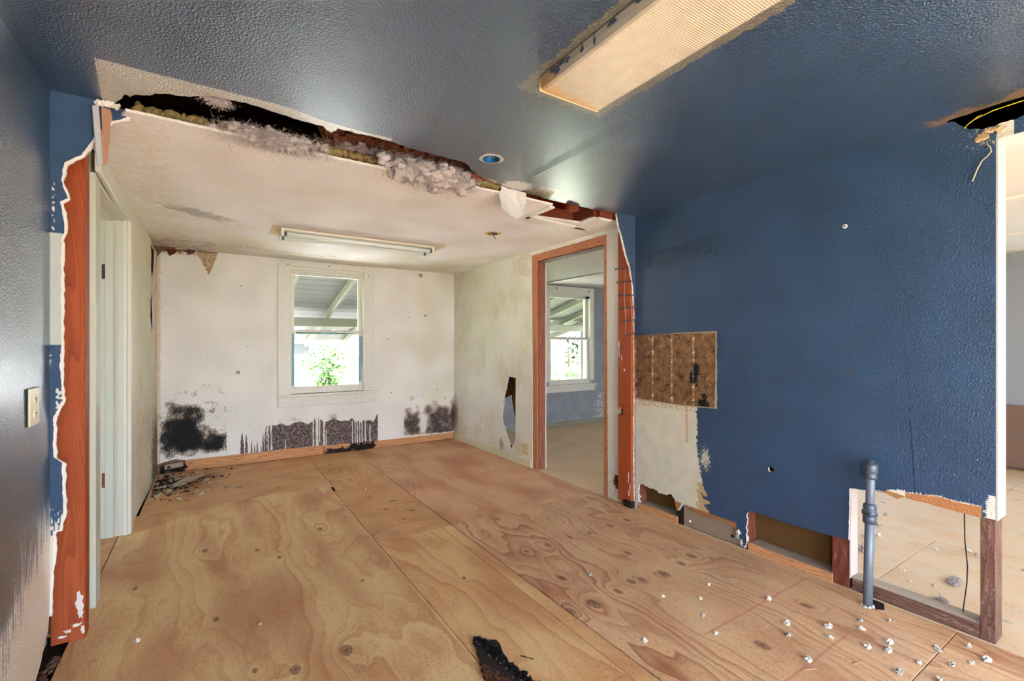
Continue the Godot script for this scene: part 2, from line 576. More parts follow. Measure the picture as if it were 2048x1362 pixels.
func build_floor():
	var fl := base("floor")
	tag(fl, "", "", "", "structure")
	var pale := Color(0.87, 0.73, 0.53)
	var tan := Color(0.70, 0.48, 0.31)
	# knots are given as x, z in the panel, radius, pull of the rings
	var left := ply(800, 1640, 1.46, 3.0, 2.0, pale, Color(0.71, 0.48, 0.32), {"rings": 5.0, "swirl": 1.1, "tilt": 0.9, "strength": 1.15, "red": 0.5, "knots": [
		[0.505, 1.008, 0.0161, 1.0], [1.198, 1.033, 0.0161, 1.0], [1.028, 2.511, 0.0211, 1.0], [0.823, 2.521, 0.0161, -1.0], [0.685, 2.438, 0.0087, -1.0],
		[0.556, 1.934, 0.0112, 1.0], [0.19, 1.355, 0.0112, -1.0], [1.251, 1.944, 0.0087, 1.0], [0.896, 1.367, 0.0112, -1.0], [0.787, 1.174, 0.0099, -1.0], [0.74, 0.254, 0.0087, 1.0]]})
	panel(fl, "plywood_panel", -0.53, -4.6, 0.945, -1.6, left, 1.46, 3.0)
	panel(fl, "plywood_panel", -0.53, -1.6, 0.945, 0.82, left, 1.46, 3.0, Vector2(0.3, 0.2))
	var straight := ply(620, 600, 1.43, 1.38, 9.0, Color(0.84, 0.66, 0.48), Color(0.66, 0.43, 0.28), {"across": true, "rings": 12.0, "swirl": 0.5, "tilt": 1.0, "strength": 0.7, "knots": [[0.3, 1.12, 0.0124, 1.0], [0.7, 0.95, 0.0112, -1.0], [1.0, 1.15, 0.0099, 1.0]]})
	panel(fl, "plywood_panel", -0.46, -5.96, 0.97, -4.6, straight, 1.43, 1.38)
	var mid := ply(320, 640, 0.53, 1.55, 15.0, Color(0.84, 0.66, 0.47), Color(0.68, 0.45, 0.29), {"rings": 8.0, "swirl": 1.1, "tilt": 0.7, "strength": 0.8, "knots": [[0.15, 0.55, 0.0136, 1.0]]})
	panel(fl, "plywood_panel", 0.97, -5.96, 1.497, -4.42, mid, 0.53, 1.55)
	var mid2 := ply(320, 640, 0.54, 1.3, 25.0, Color(0.82, 0.63, 0.44), Color(0.62, 0.40, 0.26), {"across": true, "rings": 11.0, "swirl": 0.6, "tilt": 0.9, "strength": 0.8, "knots": [[0.22, 0.35, 0.0136, 1.0], [0.36, 0.55, 0.0155, -1.0], [0.25, 0.72, 0.0136, 1.0], [0.42, 0.85, 0.0155, -1.0], [0.3, 1.0, 0.0124, 1.0]]})
	panel(fl, "plywood_panel", 0.945, -4.42, 1.495, -3.12, mid2, 0.54, 1.3)
	var low := ply(300, 1000, 0.49, 2.4, 31.0, Color(0.87, 0.71, 0.50), Color(0.72, 0.47, 0.29), {"rings": 5.0, "swirl": 1.0, "tilt": 0.8, "strength": 0.85, "red": 0.5, "knots": [[0.27, 0.75, 0.0099, 1.0]], "lines": [[1.80, 0.36, 0.5]]})
	panel(fl, "plywood_panel", 0.945, -3.12, 1.415, -0.7, low, 0.49, 2.4)
	panel(fl, "plywood_panel", 1.415, -3.12, 1.497, -0.7, low, 0.49, 2.4, Vector2(0.3, 0.4))
	var far := ply(620, 1180, 1.41, 2.86, 41.0, Color(0.85, 0.66, 0.50), Color(0.68, 0.44, 0.31), {"rings": 6.0, "swirl": 1.1, "tilt": 0.8, "strength": 0.7, "red": 0.55, "dust": 0.10})
	panel(fl, "plywood_panel", 1.5, -5.96, 2.905, -3.12, far, 1.41, 2.86)
	var right := ply(720, 1240, 1.41, 2.44, 53.0, Color(0.86, 0.69, 0.52), Color(0.62, 0.40, 0.27), {"rings": 15.0, "swirl": 0.55, "tilt": 1.0, "strength": 1.15, "red": 0.25, "dust": 0.10, "knots": [
		[0.152, 1.351, 0.0223, 1.0], [0.01, 1.337, 0.0174, -1.0], [0.483, 1.294, 0.0161, 1.0], [0.546, 1.318, 0.0161, 1.0], [0.711, 1.338, 0.0223, -1.0], [0.346, 1.329, 0.0149, 1.0],
		[0.18, 1.056, 0.0136, 1.0], [0.38, 0.664, 0.0161, -1.0], [0.208, 0.667, 0.0099, 1.0], [1.154, 0.638, 0.0161, 1.0], [0.96, 0.649, 0.0161, -1.0], [0.589, 0.642, 0.0136, 1.0], [0.745, 0.668, 0.0099, 1.0],
		[1.039, 1.285, 0.0186, 1.0], [0.902, 1.313, 0.0161, 1.0], [0.738, 1.036, 0.0161, -1.0], [1.05, 1.95, 0.0155, 1.0], [0.55, 2.0, 0.0186, -1.0]], "lines": [[1.80, 0.0, 0.0], [1.815, 0.4, 1.35], [2.17, 0.1, 0.95]]})
	panel(fl, "plywood_panel", 1.5, -3.12, 2.905, -0.68, right, 1.41, 2.44)
	panel(fl, "plywood_panel", 1.5, -0.68, 2.905, 1.76, right, 1.41, 2.44, Vector2(0.2, 0.5))
	panel(fl, "plywood_panel", 0.945, -0.7, 1.497, 1.7, low, 0.49, 2.4)
	panel(fl, "plywood_panel", -0.53, 0.82, 0.93, 2.5, left, 1.46, 3.0)
	panel(fl, "plywood_panel", 0.935, 1.76, 2.905, 2.5, left, 1.46, 3.0)
	panel(fl, "plywood_panel", -2.2, -4.4, -0.533, -2.95, straight, 1.43, 1.38)
	panel(fl, "plywood_panel", -4.2, -5.95, -2.2, -2.95, straight, 1.43, 1.38)
	panel(fl, "plywood_panel", -2.2, -5.95, -0.7, -4.4, straight, 1.43, 1.38)
	# the bright, dusty floor of the next room
	var dusty := ply(512, 1024, 1.22, 2.44, 67.0, Color(0.83, 0.70, 0.55), Color(0.72, 0.56, 0.42), {"rings": 7.0, "swirl": 0.6, "tilt": 1.0, "strength": 0.5, "dust": 0.55, "rough": 0.6, "knots": [[0.3, 0.5, 0.0124, 1.0], [0.8, 1.3, 0.0124, -1.0], [0.5, 2.0, 0.0124, 1.0]]})
	var i := 0
	var x := 2.908
	while x < 7.2:
		var z := -5.96 - (0.0 if i % 2 == 0 else 1.2)
		while z < 3.0:
			var z0 := maxf(z, -5.96)
			var z1 := minf(z + 2.44, 3.0)
			panel(fl, "plywood_panel", x, z0, minf(x + 1.22, 7.2), z1, dusty, 1.22, 2.44, Vector2(0.17 * i, 0.6 * i))
			z += 2.44
		x += 1.22
		i += 1
	obj("subfloor", span_box(Vector3(-4.3, -0.12, -6.1), Vector3(7.35, -0.03, 3.15), M.rot, 0.0), fl)

# ------------------------------------------------------------------ ceilings
func build_ceilings():
	var blue := Color(0.18, 0.27, 0.38)
	var reg := Rect2(-0.62, 0.2, 3.54, 2.6)   # x, -z
	var t := paint(1060, 780, reg, func(x: float, u: float) -> Color:
		var z := -u
		var c := blue * (1.0 + 0.05 * nz.get_noise_2d(x * 3.0, z * 3.0))
		# never painted where a soffit hung
		var line := -2.248 + 0.008 * nz.get_noise_2d(x * 3.0, 2.0) + 0.003 * nz.get_noise_2d(x * 90.0, z * 90.0)
		if x > 0.25: line -= 0.055 * smoothstep(0.25, 0.55, x)
		if z < line and x > -0.352 - (z + 2.248) * -0.09 and x < 0.775 and z > -2.62:
			c = Color(0.76, 0.74, 0.70) * (1.0 + 0.05 * nz.get_noise_2d(x * 30.0, z * 30.0))
		# the missed margin round the lamp
		var hx := maxf(1.043 - x, x - 1.495)
		var hz := maxf(-1.50 - z, 0.0)
		var hd := maxf(hx, -1.57 - z) + 0.012 * nz.get_noise_2d(x * 25.0, z * 25.0)
		if hd < 0.0: c = Color(0.43, 0.42, 0.38) * (1.0 + 0.18 * nz.get_noise_2d(x * 90.0, z * 90.0))
		# bare, mould-speckled plaster near the square hole
		var px := (x - 1.93) / 0.12
		var pz := (z + 2.585) / 0.13
		if absf(px) + 0.3 * absf(pz) < 1.0 + 0.25 * nz.get_noise_2d(x * 25.0, z * 25.0) and absf(pz) < 1.0:
			c = Color(0.72, 0.68, 0.55)
			if nz.get_noise_2d(x * 110.0, z * 110.0) + 0.5 * nz.get_noise_2d(x * 25.0, z * 25.0) > 0.35: c = Color(0.20, 0.17, 0.12)
		var qx := (x - 1.70) / 0.11
		var qz := (z + 2.54) / 0.085
		if qx * qx + qz * qz < 1.0 + 0.5 * nz.get_noise_2d(x * 30.0, z * 30.0): c = Color(0.82, 0.80, 0.77)
		qx = (x - 1.49) / 0.07
		qz = (z + 2.565) / 0.04
		if qx * qx + qz * qz < 1.0 + 0.7 * nz.get_noise_2d(x * 40.0, z * 40.0): c = Color(0.78, 0.72, 0.66)
		# scratches and black flecks
		var area := exp(-((x - 1.8) * (x - 1.8) + (z + 2.2) * (z + 2.2)) / 0.22)
		var fl := nz.get_noise_2d(x * 70.0, z * 120.0 + x * 40.0) + 0.4 * nz.get_noise_2d(x * 9.0, z * 9.0)
		if fl > 1.08 - 0.52 * area: c = Color(0.07, 0.08, 0.10)
		if nz.get_noise_2d(x * 160.0 + 40.0, z * 160.0) > 0.84: c = c.lerp(Color(0.70, 0.69, 0.66), 0.4)
		# old torn and sanded strip beside the wall on the right
		if x > 2.72 and z > -0.78 and z < -0.1:
			var e := 2.80 + 0.05 * nz.get_noise_2d(z * 8.0, 1.0) + 0.02 * nz.get_noise_2d(z * 40.0, x * 40.0) + 0.1 * maxf(0.0, -0.62 - z)
			if x > e: c = Color(0.47, 0.39, 0.31) * (1.0 + 0.25 * nz.get_noise_2d(x * 40.0, z * 14.0))
		return c)
	var m := printed(t, 0.30, 0.72, M.peel, 0.26, 1.7)
	gloss(m)
	var torn := [Vector2(-0.55, 2.70), Vector2(-0.40, 2.66), Vector2(-0.37, 2.652), Vector2(-0.347, 2.629), Vector2(-0.324, 2.584), Vector2(-0.293, 2.50), Vector2(-0.279, 2.523), Vector2(-0.255, 2.475), Vector2(-0.21, 2.455),
		Vector2(-0.19, 2.42), Vector2(-0.063, 2.374), Vector2(0.006, 2.32), Vector2(0.126, 2.306), Vector2(0.179, 2.315), Vector2(0.34, 2.345), Vector2(0.45, 2.352), Vector2(0.506, 2.41), Vector2(0.515, 2.34),
		Vector2(0.705, 2.333), Vector2(0.768, 2.336), Vector2(0.89, 2.366), Vector2(1.227, 2.38), Vector2(1.315, 2.46), Vector2(1.45, 2.545), Vector2(1.637, 2.605), Vector2(1.84, 2.632), Vector2(2.0, 2.655), Vector2(2.14, 2.66), Vector2(2.48, 2.66), Vector2(2.73, 2.655), Vector2(2.906, 2.63)]
	var outer := jag(torn, 0.006, 0.012, 3.0)
	outer += jag([Vector2(2.906, 2.63), Vector2(2.906, 0.72), Vector2(2.882, 0.705), Vector2(2.872, 0.62), Vector2(2.862, 0.50), Vector2(2.868, 0.36), Vector2(2.87, 0.0), Vector2(2.88, -0.4), Vector2(2.906, -0.45)], 0.004, 0.015, 6.0)
	outer += [Vector2(2.906, -2.5), Vector2(-0.68, -2.5), Vector2(-0.62, 0.5)]
	var k := struct("ceiling", slab(Vector3(0, KH, 0), Vector3.RIGHT, Vector3(0, 0, -1), Vector3.DOWN, outer, [circle2(1.325, 2.248, 0.05)], 0.0127, reg, m, M.gypsum, M.kraft))
	# the taped joint that stands proud of the ceiling
	var s := new_st()
	var pts := [[1.69, -2.42, 0.0], [1.686, -2.3, 0.0035], [1.68, -2.0, 0.003], [1.675, -1.7, 0.002], [1.67, -1.5, 0.0]]
	for i in pts.size() - 1:
		var a: Array = pts[i]
		var b: Array = pts[i + 1]
		for sd in [-1.0, 1.0]:
			var w: float = 0.07 if sd < 0 else 0.012
			face(s, [Vector3(a[0], KH - a[2], a[1]), Vector3(b[0], KH - b[2], b[1]), Vector3(b[0] + sd * w, KH + 0.0003, b[1]), Vector3(a[0] + sd * w, KH + 0.0003, a[1])], [Vector2(0, a[1]), Vector2(0, b[1]), Vector2(w, b[1]), Vector2(w, a[1])], Vector3.DOWN)
	obj("joint_tape", done(s, M.blue), k)

	# ceiling of the back room
	reg = Rect2(-0.5, 2.5, 3.45, 3.5)
	t = paint(760, 770, reg, func(x: float, u: float) -> Color:
		var z := -u
		var c := Color(0.915, 0.905, 0.895) * (1.0 + 0.025 * nz.get_noise_2d(x * 2.0, z * 2.0) + 0.02 * nz.get_noise_2d(x * 40.0, z * 40.0))
		# yellowed towards the outer walls, in blotches
		var y := smoothstep(4.6, 5.9, u) * 0.5 + 0.35 * nz.get_noise_2d(x * 1.7 + 3.0, z * 1.7)
		c = c.lerp(Color(0.84, 0.80, 0.70), clampf(y, 0.0, 0.6))
		# sooty mould
		var d := ((x + 0.07) / 0.26) * ((x + 0.07) / 0.26) + ((z + 4.27 + 0.55 * (x + 0.07)) / 0.13) * ((z + 4.27 + 0.55 * (x + 0.07)) / 0.13)
		if exp(-d) * 0.9 + 0.25 * nz.get_noise_2d(x * 12.0, z * 12.0) > 0.55 * (hsh(x * 120.0, z * 120.0) + 0.35): c = c.lerp(Color(0.42, 0.40, 0.37), 0.42)
		# rusty tide marks
		var l := absf(z + 5.5 + 0.10 * nz.get_noise_2d(x * 2.0, 5.0)) * 16.0 + 0.8 * nz.get_noise_2d(x * 14.0, z * 14.0)
		if l < 0.28 and x < 1.2: c = c.lerp(Color(0.70, 0.53, 0.38), 0.45)
		if x < 0.05 and z < -5.25 and nz.get_noise_2d(x * 9.0 - z * 30.0, z * 60.0) > 0.15 + 0.8 * (x + 0.4) - 0.9 * (-z - 5.5): c = c.lerp(Color(0.52, 0.41, 0.31), 0.6)
		# bare rim round the strip light
		if x > 0.44 and x < 2.03 and z < -4.34 and z > -4.72 + 0.02 * nz.get_noise_2d(x * 10.0, 0.0): c = c.lerp(Color(0.80, 0.70, 0.56), 0.6)
		# water-marked left edge
		var e := x + 0.31 + 0.03 * nz.get_noise_2d(z * 2.0, 2.0)
		if e < 0.12 + 0.05 * nz.get_noise_2d(x * 30.0, z * 30.0) and nz.get_noise_2d(x * 11.0, z * 11.0) > -0.35: c = c.lerp(Color(0.84, 0.76, 0.64), 0.22)
		if nz.get_noise_2d(x * 120.0, z * 120.0 + 7.0) + 0.2 * nz.get_noise_2d(x * 3.0, z * 3.0) > 1.02: c = c.darkened(0.4)
		return c)
	m = printed(t, 0.75, 0.3, M.fine, 0.5, 0.25)
	torn = [Vector2(-0.5, 2.80), Vector2(-0.37, 2.70), Vector2(-0.325, 2.63), Vector2(-0.30, 2.57), Vector2(-0.15, 2.573), Vector2(0.04, 2.58), Vector2(0.33, 2.596), Vector2(0.46, 2.611), Vector2(0.91, 2.613), Vector2(1.27, 2.617), Vector2(1.64, 2.613), Vector2(2.06, 2.63),
		Vector2(2.09, 2.70), Vector2(2.12, 2.945), Vector2(2.545, 2.895), Vector2(2.535, 2.77), Vector2(2.57, 2.70), Vector2(2.906, 2.70)]
	outer = jag(torn, 0.004, 0.014, 12.0) + [Vector2(2.906, 5.978), Vector2(-0.3, 5.978)]
	outer += jag([Vector2(-0.3, 5.978), Vector2(0.12, 5.955), Vector2(0.04, 5.93), Vector2(-0.12, 5.94), Vector2(-0.25, 5.90), Vector2(-0.40, 5.88), Vector2(-0.44, 5.94)], 0.012, 0.02, 22.0).slice(1)
	outer += [Vector2(-0.5, 5.9)]
	var bk := struct("ceiling", slab(Vector3(0, BH, 0), Vector3.RIGHT, Vector3(0, 0, -1), Vector3.DOWN, outer, [circle2(2.135, 3.602, 0.045)], 0.0127, reg, m, M.gypsum, M.kraft))
	# frame round the hatch
	var fr := new_st()
	cbox(fr, Vector3(2.38, BH - 0.006, -3.03), Vector3(0.66, 0.014, 0.13), 0.003, Basis(Vector3.UP, 0.10))
	obj("hatch_trim", done(fr, M.white_trim), bk)
	fr = new_st()
	cbox(fr, Vector3(2.645, BH - 0.006, -2.86), Vector3(0.13, 0.014, 0.34), 0.003, Basis(Vector3.UP, -0.05))
	obj("hatch_trim", done(fr, M.white_trim), bk)
	fr = new_st()
	cbox(fr, Vector3(2.07, BH - 0.006, -2.82), Vector3(0.05, 0.014, 0.34), 0.003)
	obj("hatch_trim", done(fr, M.white_trim), bk)
	struct("ceiling", span_box(Vector3(3.03, 2.31, -5.95), Vector3(7.2, 2.33, 3.0), M.adj_white, 0.0))
	struct("trim_1", span_box(Vector3(4.44, 2.292, -5.93), Vector3(4.55, 2.312, 3.0), M.white_trim))
	struct("trim_2", span_box(Vector3(5.9, 2.292, -5.93), Vector3(6.0, 2.312, 3.0), M.white_trim))
	struct("trim_3", span_box(Vector3(6.8, 2.292, -5.93), Vector3(6.9, 2.312, 3.0), M.white_trim))

func circle2(x: float, y: float, r: float, n := 24) -> Array:
	var out := []
	for i in n: out.append(Vector2(x + r * cos(TAU * i / n), y + r * sin(TAU * i / n)))
	return out

# ------------------------------------------------------------------ walls
func build_walls():
	var RU := Vector3(0, 0, -1)
	# the blue kitchen wall on the right; u runs into the depth
	var reg := Rect2(0.5, 0.0, 2.16, 2.3716)
	var blue_edge := [Vector2(0.60, 0.60), Vector2(0.62, 0.60), Vector2(0.70, 0.60), Vector2(0.74, 0.607), Vector2(0.80, 0.60), Vector2(0.89, 0.59), Vector2(0.965, 0.572), Vector2(1.1, 0.55)]
	var t := paint(860, 945, reg, func(u: float, v: float) -> Color:
		var n1 := nz.get_noise_2d(u * 40.0, v * 40.0)
		var n2 := nz.get_noise_2d(u * 130.0, v * 130.0)
		var c := Color(0.18, 0.27, 0.38) * (1.0 + 0.05 * nz.get_noise_2d(u * 3.0, v * 3.0) + 0.03 * n2)
		# never painted where a cupboard stood
		var edge := 2.055 + 0.012 * n1 + 0.006 * n2
		if v < 0.6: edge -= 0.16 * (0.6 - v)
		if v < 0.4: edge -= 0.12 * (0.4 - v)
		if v < 0.30: edge += 0.05 * nz.get_noise_2d(u * 12.0, v * 16.0)
		if v < 0.885 and u > edge:
			c = Color(0.80, 0.775, 0.70) * (1.0 + 0.03 * nz.get_noise_2d(u * 8.0, v * 8.0))
			if absf(u - 2.14 + 0.004 * n1) < 0.006 and v > 0.62: c = c.lerp(Color(0.66, 0.47, 0.26), 0.55)
			if v > 0.845 and n1 > 0.1: c = c.lerp(Color(0.70, 0.50, 0.28), 0.5)
			if v < 0.36 and u < 2.05 + 0.02 * n1: c = Color(0.71, 0.60, 0.43)
		elif v > 0.3 and v < 0.66 and u > 1.93 and n2 + 0.7 * n1 + 2.2 * exp(-((u - 1.99) * (u - 1.99) / 0.0018 + (v - 0.53) * (v - 0.53) / 0.006)) > 1.25:
			c = Color(0.74, 0.71, 0.63)
		# bared paper along the broken edges
		if v < 0.66 and u < 1.0:
			var e := 0.0
			for i in blue_edge.size() - 1:
				if u >= blue_edge[i].x: e = lerpf(blue_edge[i].y, blue_edge[i + 1].y, clampf((u - blue_edge[i].x) / (blue_edge[i + 1].x - blue_edge[i].x), 0.0, 1.0))
			e += 0.005 * n2
			if v < e: c = Color(0.66, 0.44, 0.27)
			elif v < e + 0.004: c = Color(0.84, 0.81, 0.76)
			if u > 0.875 and u < 0.95 and v < e + 0.012: c = Color(0.82, 0.80, 0.74)
			if u < 0.549 + 0.006 * n1 + 0.04 * smoothstep(0.80, 0.58, v) + 0.006 * n2: c = Color(0.80, 0.79, 0.73)
		if u > 1.76 and u < 2.12 and v < 0.162 + 0.004 * n2 - 0.02 * absf(u - 2.1): c = Color(0.62, 0.40, 0.23)
		if u < 0.553 + 0.003 * n1 + 0.003 * n2: c = Color(0.80, 0.785, 0.745)
		# chips, the scribed line and the crack
		if u < 0.85 and v < 0.9 and n2 + 0.6 * n1 > 1.22: c = Color(0.78, 0.75, 0.69)
		if nz.get_noise_2d(u * 95.0 + 30.0, v * 95.0) > 0.955: c = c.lerp(Color(0.76, 0.74, 0.70), 0.75)
		elif nz.get_noise_2d(u * 95.0, v * 95.0 + 60.0) > 0.94: c = Color(0.08, 0.10, 0.13)
		if absf(u - 0.845 - 0.05 * (v - 0.77) - 0.0012 * n1) < 0.0024 and v > 0.6 and v < 1.3 and (v < 0.95 or n2 > 0.15): c = c.darkened(0.5)
		if v > 2.2 and u < 0.75 and n1 * 0.6 + n2 * 0.5 > 0.35 + 4.0 * absf(u - 0.60): c = Color(0.74, 0.69, 0.60)
		if u < 0.55 and v < 2.26 + 0.01 * n1: c = Color(0.76, 0.72, 0.65)
		if absf(u - 1.115) < 0.012 and absf(v - 1.19) < 0.02 + 0.02 * n1: c = c.lerp(Color(0.30, 0.25, 0.2), 0.5)
		return c)
	M.blue_wall = printed(t, 0.42, 0.5, M.peel, 0.26, 0.8)
	var outer := [Vector2(2.63, KH), Vector2(0.70, KH)]
	outer += jag([Vector2(0.70, KH), Vector2(0.66, 2.335), Vector2(0.64, 2.315), Vector2(0.60, 2.30), Vector2(0.45, 2.304), Vector2(0.2, 2.30), Vector2(-0.2, 2.32), Vector2(-0.42, KH)], 0.006, 0.014, 31.0).slice(1)
	outer += [Vector2(-2.5, KH), Vector2(-2.5, 0.0), Vector2(-2.2, 0.0), Vector2(-2.2, 2.232), Vector2(0.549, 2.232), Vector2(0.549, 0.553)]
	outer += jag([Vector2(0.549, 0.553), Vector2(0.60, 0.556), Vector2(0.63, 0.552), Vector2(0.70, 0.555), Vector2(0.80, 0.562), Vector2(0.892, 0.566), Vector2(0.965, 0.568), Vector2(1.115, 0.552)], 0.003, 0.012, 41.0).slice(1)
	outer += jag([Vector2(1.115, 0.552), Vector2(1.119, 0.268), Vector2(1.26, 0.262), Vector2(1.481, 0.257), Vector2(1.57, 0.264), Vector2(1.66, 0.264), Vector2(1.684, 0.245)], 0.0015, 0.02, 44.0).slice(1)
	outer += jag([Vector2(1.684, 0.245), Vector2(1.694, 0.15), Vector2(1.693, 0.035), Vector2(1.715, 0.02), Vector2(1.738, 0.055), Vector2(1.75, 0.11), Vector2(1.841, 0.138), Vector2(1.93, 0.128), Vector2(1.993, 0.13), Vector2(2.07, 0.136), Vector2(2.165, 0.165), Vector2(2.215, 0.10),
		Vector2(2.235, 0.165), Vector2(2.271, 0.205), Vector2(2.33, 0.19), Vector2(2.391, 0.184), Vector2(2.44, 0.205), Vector2(2.493, 0.196), Vector2(2.55, 0.215), Vector2(2.588, 0.203), Vector2(2.60, 0.06), Vector2(2.615, 0.0)], 0.006, 0.010, 47.0).slice(1)
	outer += [Vector2(2.63, 0.0)]
	var wr := struct("wall_right", slab(Vector3(XR, 0, 0), RU, Vector3.UP, Vector3.LEFT, outer, [jag(circle2(1.536, 0.558, 0.017, 12) + [Vector2(1.553, 0.558)], 0.004, 0.01, 3.0).slice(0, -1)], 0.0127, reg, M.blue_wall, M.gypsum, M.kraft))
	# hanging paper tongue and white crumbs at the broken edge
	var s := new_st()
	face(s, [Vector3(XR - 0.004, 0.17, -2.245), Vector3(XR - 0.004, 0.165, -2.18), Vector3(XR - 0.016, 0.098, -2.212)], [Vector2.ZERO, Vector2(0.05, 0), Vector2(0, 0.05)], Vector3.LEFT)
	face(s, [Vector3(XR - 0.006, 0.586, -0.95), Vector3(XR - 0.006, 0.575, -0.87), Vector3(XR - 0.02, 0.556, -0.90), Vector3(XR - 0.018, 0.57, -0.945)], [Vector2.ZERO, Vector2(0.05, 0), Vector2(0, 0.05), Vector2(0, 0.05)], Vector3.LEFT)
	obj("paper_flap", done(s, M.paper), wr)
	s = new_st()
	for p in [[0.015, 1.70, 0.07, 0.018], [0.01, 1.725, 0.04, 0.02], [0.008, 1.745, 0.10, 0.022], [0.02, 1.71, 0.02, 0.016], [0.012, 2.596, 0.06, 0.014], [0.01, 2.59, 0.10, 0.012], [0.012, 1.755, 0.075, 0.016]]:
		lump(s, Vector3(XR + p[0], p[2], -p[1]), Vector3(p[3] * 0.5, p[3] * 1.3, p[3]), p[1] * 9.0, 0.7, 2.0, 8, 6)
	obj("gypsum_crumb", done(s, M.gypsum), wr)

	# white wall of the back room on the right, with the stripped doorway
	reg = Rect2(2.70, 0.0, 3.3, 2.34)
	t = paint(700, 500, reg, func(u: float, v: float) -> Color:
		var c := Color(0.875, 0.86, 0.81) * (1.0 + 0.025 * nz.get_noise_2d(u * 2.0, v * 2.0) + 0.015 * nz.get_noise_2d(u * 50.0, v * 50.0))
		var y := 0.5 * nz.get_noise_2d(u * 2.2 + 5.0, v * 1.6) + 0.25 * nz.get_noise_2d(u * 9.0, v * 4.0)
		c = c.lerp(Color(0.80, 0.74, 0.60), clampf(y, 0.0, 0.45))
		if u < 2.96: c = c.lerp(Color(0.83, 0.82, 0.78), 0.8)
		if v > 2.08 and u > 4.1 and u < 4.35 and nz.get_noise_2d(u * 7.0, v * 7.0) > -0.25: c = c.lerp(Color(0.78, 0.70, 0.54), 0.4)
		# mould creeping out of the corner and from under the hole
		var d := exp(-((u - 5.97) * (u - 5.97) / 0.02 + (v - 0.35) * (v - 0.35) / 0.09)) + 0.75 * exp(-((u - 4.70) * (u - 4.70) / 0.004 + (v - 0.14) * (v - 0.14) / 0.01))
		if d > 0.15 + 0.9 * hsh(u * 90.0, v * 70.0): c = c.lerp(Color(0.36, 0.27, 0.2), 0.75)
		if v < 0.30 + 0.1 * nz.get_noise_2d(u * 3.0, 1.0) and nz.get_noise_2d(u * 30.0, v * 60.0) > 0.45: c = c.lerp(Color(0.62, 0.52, 0.38), 0.5)
		if nz.get_noise_2d(u * 80.0, v * 80.0) > 0.93: c = c.darkened(0.5)
		return c)
	M.white_wall = printed(t, 0.6, 0.35, M.fine, 0.6, 0.2)
	outer = [Vector2(2.784, BH), Vector2(2.784, 0.0)]
	outer += jag([Vector2(2.784, 0.0), Vector2(2.938, 0.0), Vector2(2.945, 1.0), Vector2(2.955, 2.292), Vector2(4.083, 2.288), Vector2(4.07, 1.2), Vector2(4.066, 0.0)], 0.0025, 0.02, 61.0).slice(1)
	outer += [Vector2(5.978, 0.0), Vector2(5.978, BH)]
	var hole := jag([Vector2(4.543, 0.96), Vector2(4.39, 0.95), Vector2(4.395, 0.60), Vector2(4.403, 0.25), Vector2(4.45, 0.18), Vector2(4.504, 0.122), Vector2(4.56, 0.22), Vector2(4.69, 0.443), Vector2(4.663, 0.664), Vector2(4.60, 0.80), Vector2(4.543, 0.96)], 0.004, 0.02, 65.0).slice(0, -1)
	var hole2 := jag([Vector2(2.859, 0.225), Vector2(2.887, 0.151), Vector2(2.84, 0.10), Vector2(2.80, 0.112), Vector2(2.795, 0.16), Vector2(2.81, 0.218), Vector2(2.859, 0.225)], 0.004, 0.01, 67.0).slice(0, -1)
	struct("wall_right", slab(Vector3(XR, 0, 0), RU, Vector3.UP, Vector3.LEFT, outer, [hole, hole2], 0.0127, reg, M.white_wall, M.gypsum, M.kraft))
	# the sheet on the far side of both
	outer = [Vector2(-2.2, 2.26), Vector2(0.549, 2.26), Vector2(0.549, 0.575), Vector2(1.125, 0.575), Vector2(1.125, 0.0), Vector2(2.99, 0.0), Vector2(2.99, 2.22), Vector2(3.995, 2.22), Vector2(3.995, 0.0), Vector2(5.95, 0.0), Vector2(5.95, 2.33), Vector2(-2.5, 2.33), Vector2(-2.5, 0.0), Vector2(-2.2, 0.0)]
	hole = jag([Vector2(4.804, 0.672), Vector2(4.654, 0.73), Vector2(4.576, 0.465), Vector2(4.56, 0.28), Vector2(4.615, 0.12), Vector2(4.74, 0.15), Vector2(4.88, 0.412), Vector2(4.804, 0.672)], 0.006, 0.02, 71.0).slice(0, -1)
	struct("wall_right", slab(Vector3(3.03, 0, 0), RU, Vector3.UP, Vector3.RIGHT, outer, [hole], 0.0127, Rect2(0, 0, 1, 1), M.adj_white, M.gypsum, M.kraft))
	# the cut end of the wall beside the doorway, and the underside of its header
	var e := new_st()
	cbox(e, Vector3(2.968, 1.40, -0.552), Vector3(0.126, 1.69, 0.010), 0.002)
	obj("end_board", done(e, M.end_white), wr)
	obj("header_board", span_box(Vector3(2.905, 2.226, 2.2), Vector3(3.032, 2.238, -0.549), M.white_trim, 0.002), wr)

	# back wall
	reg = Rect2(-0.45, 0.0, 3.356, 2.33)
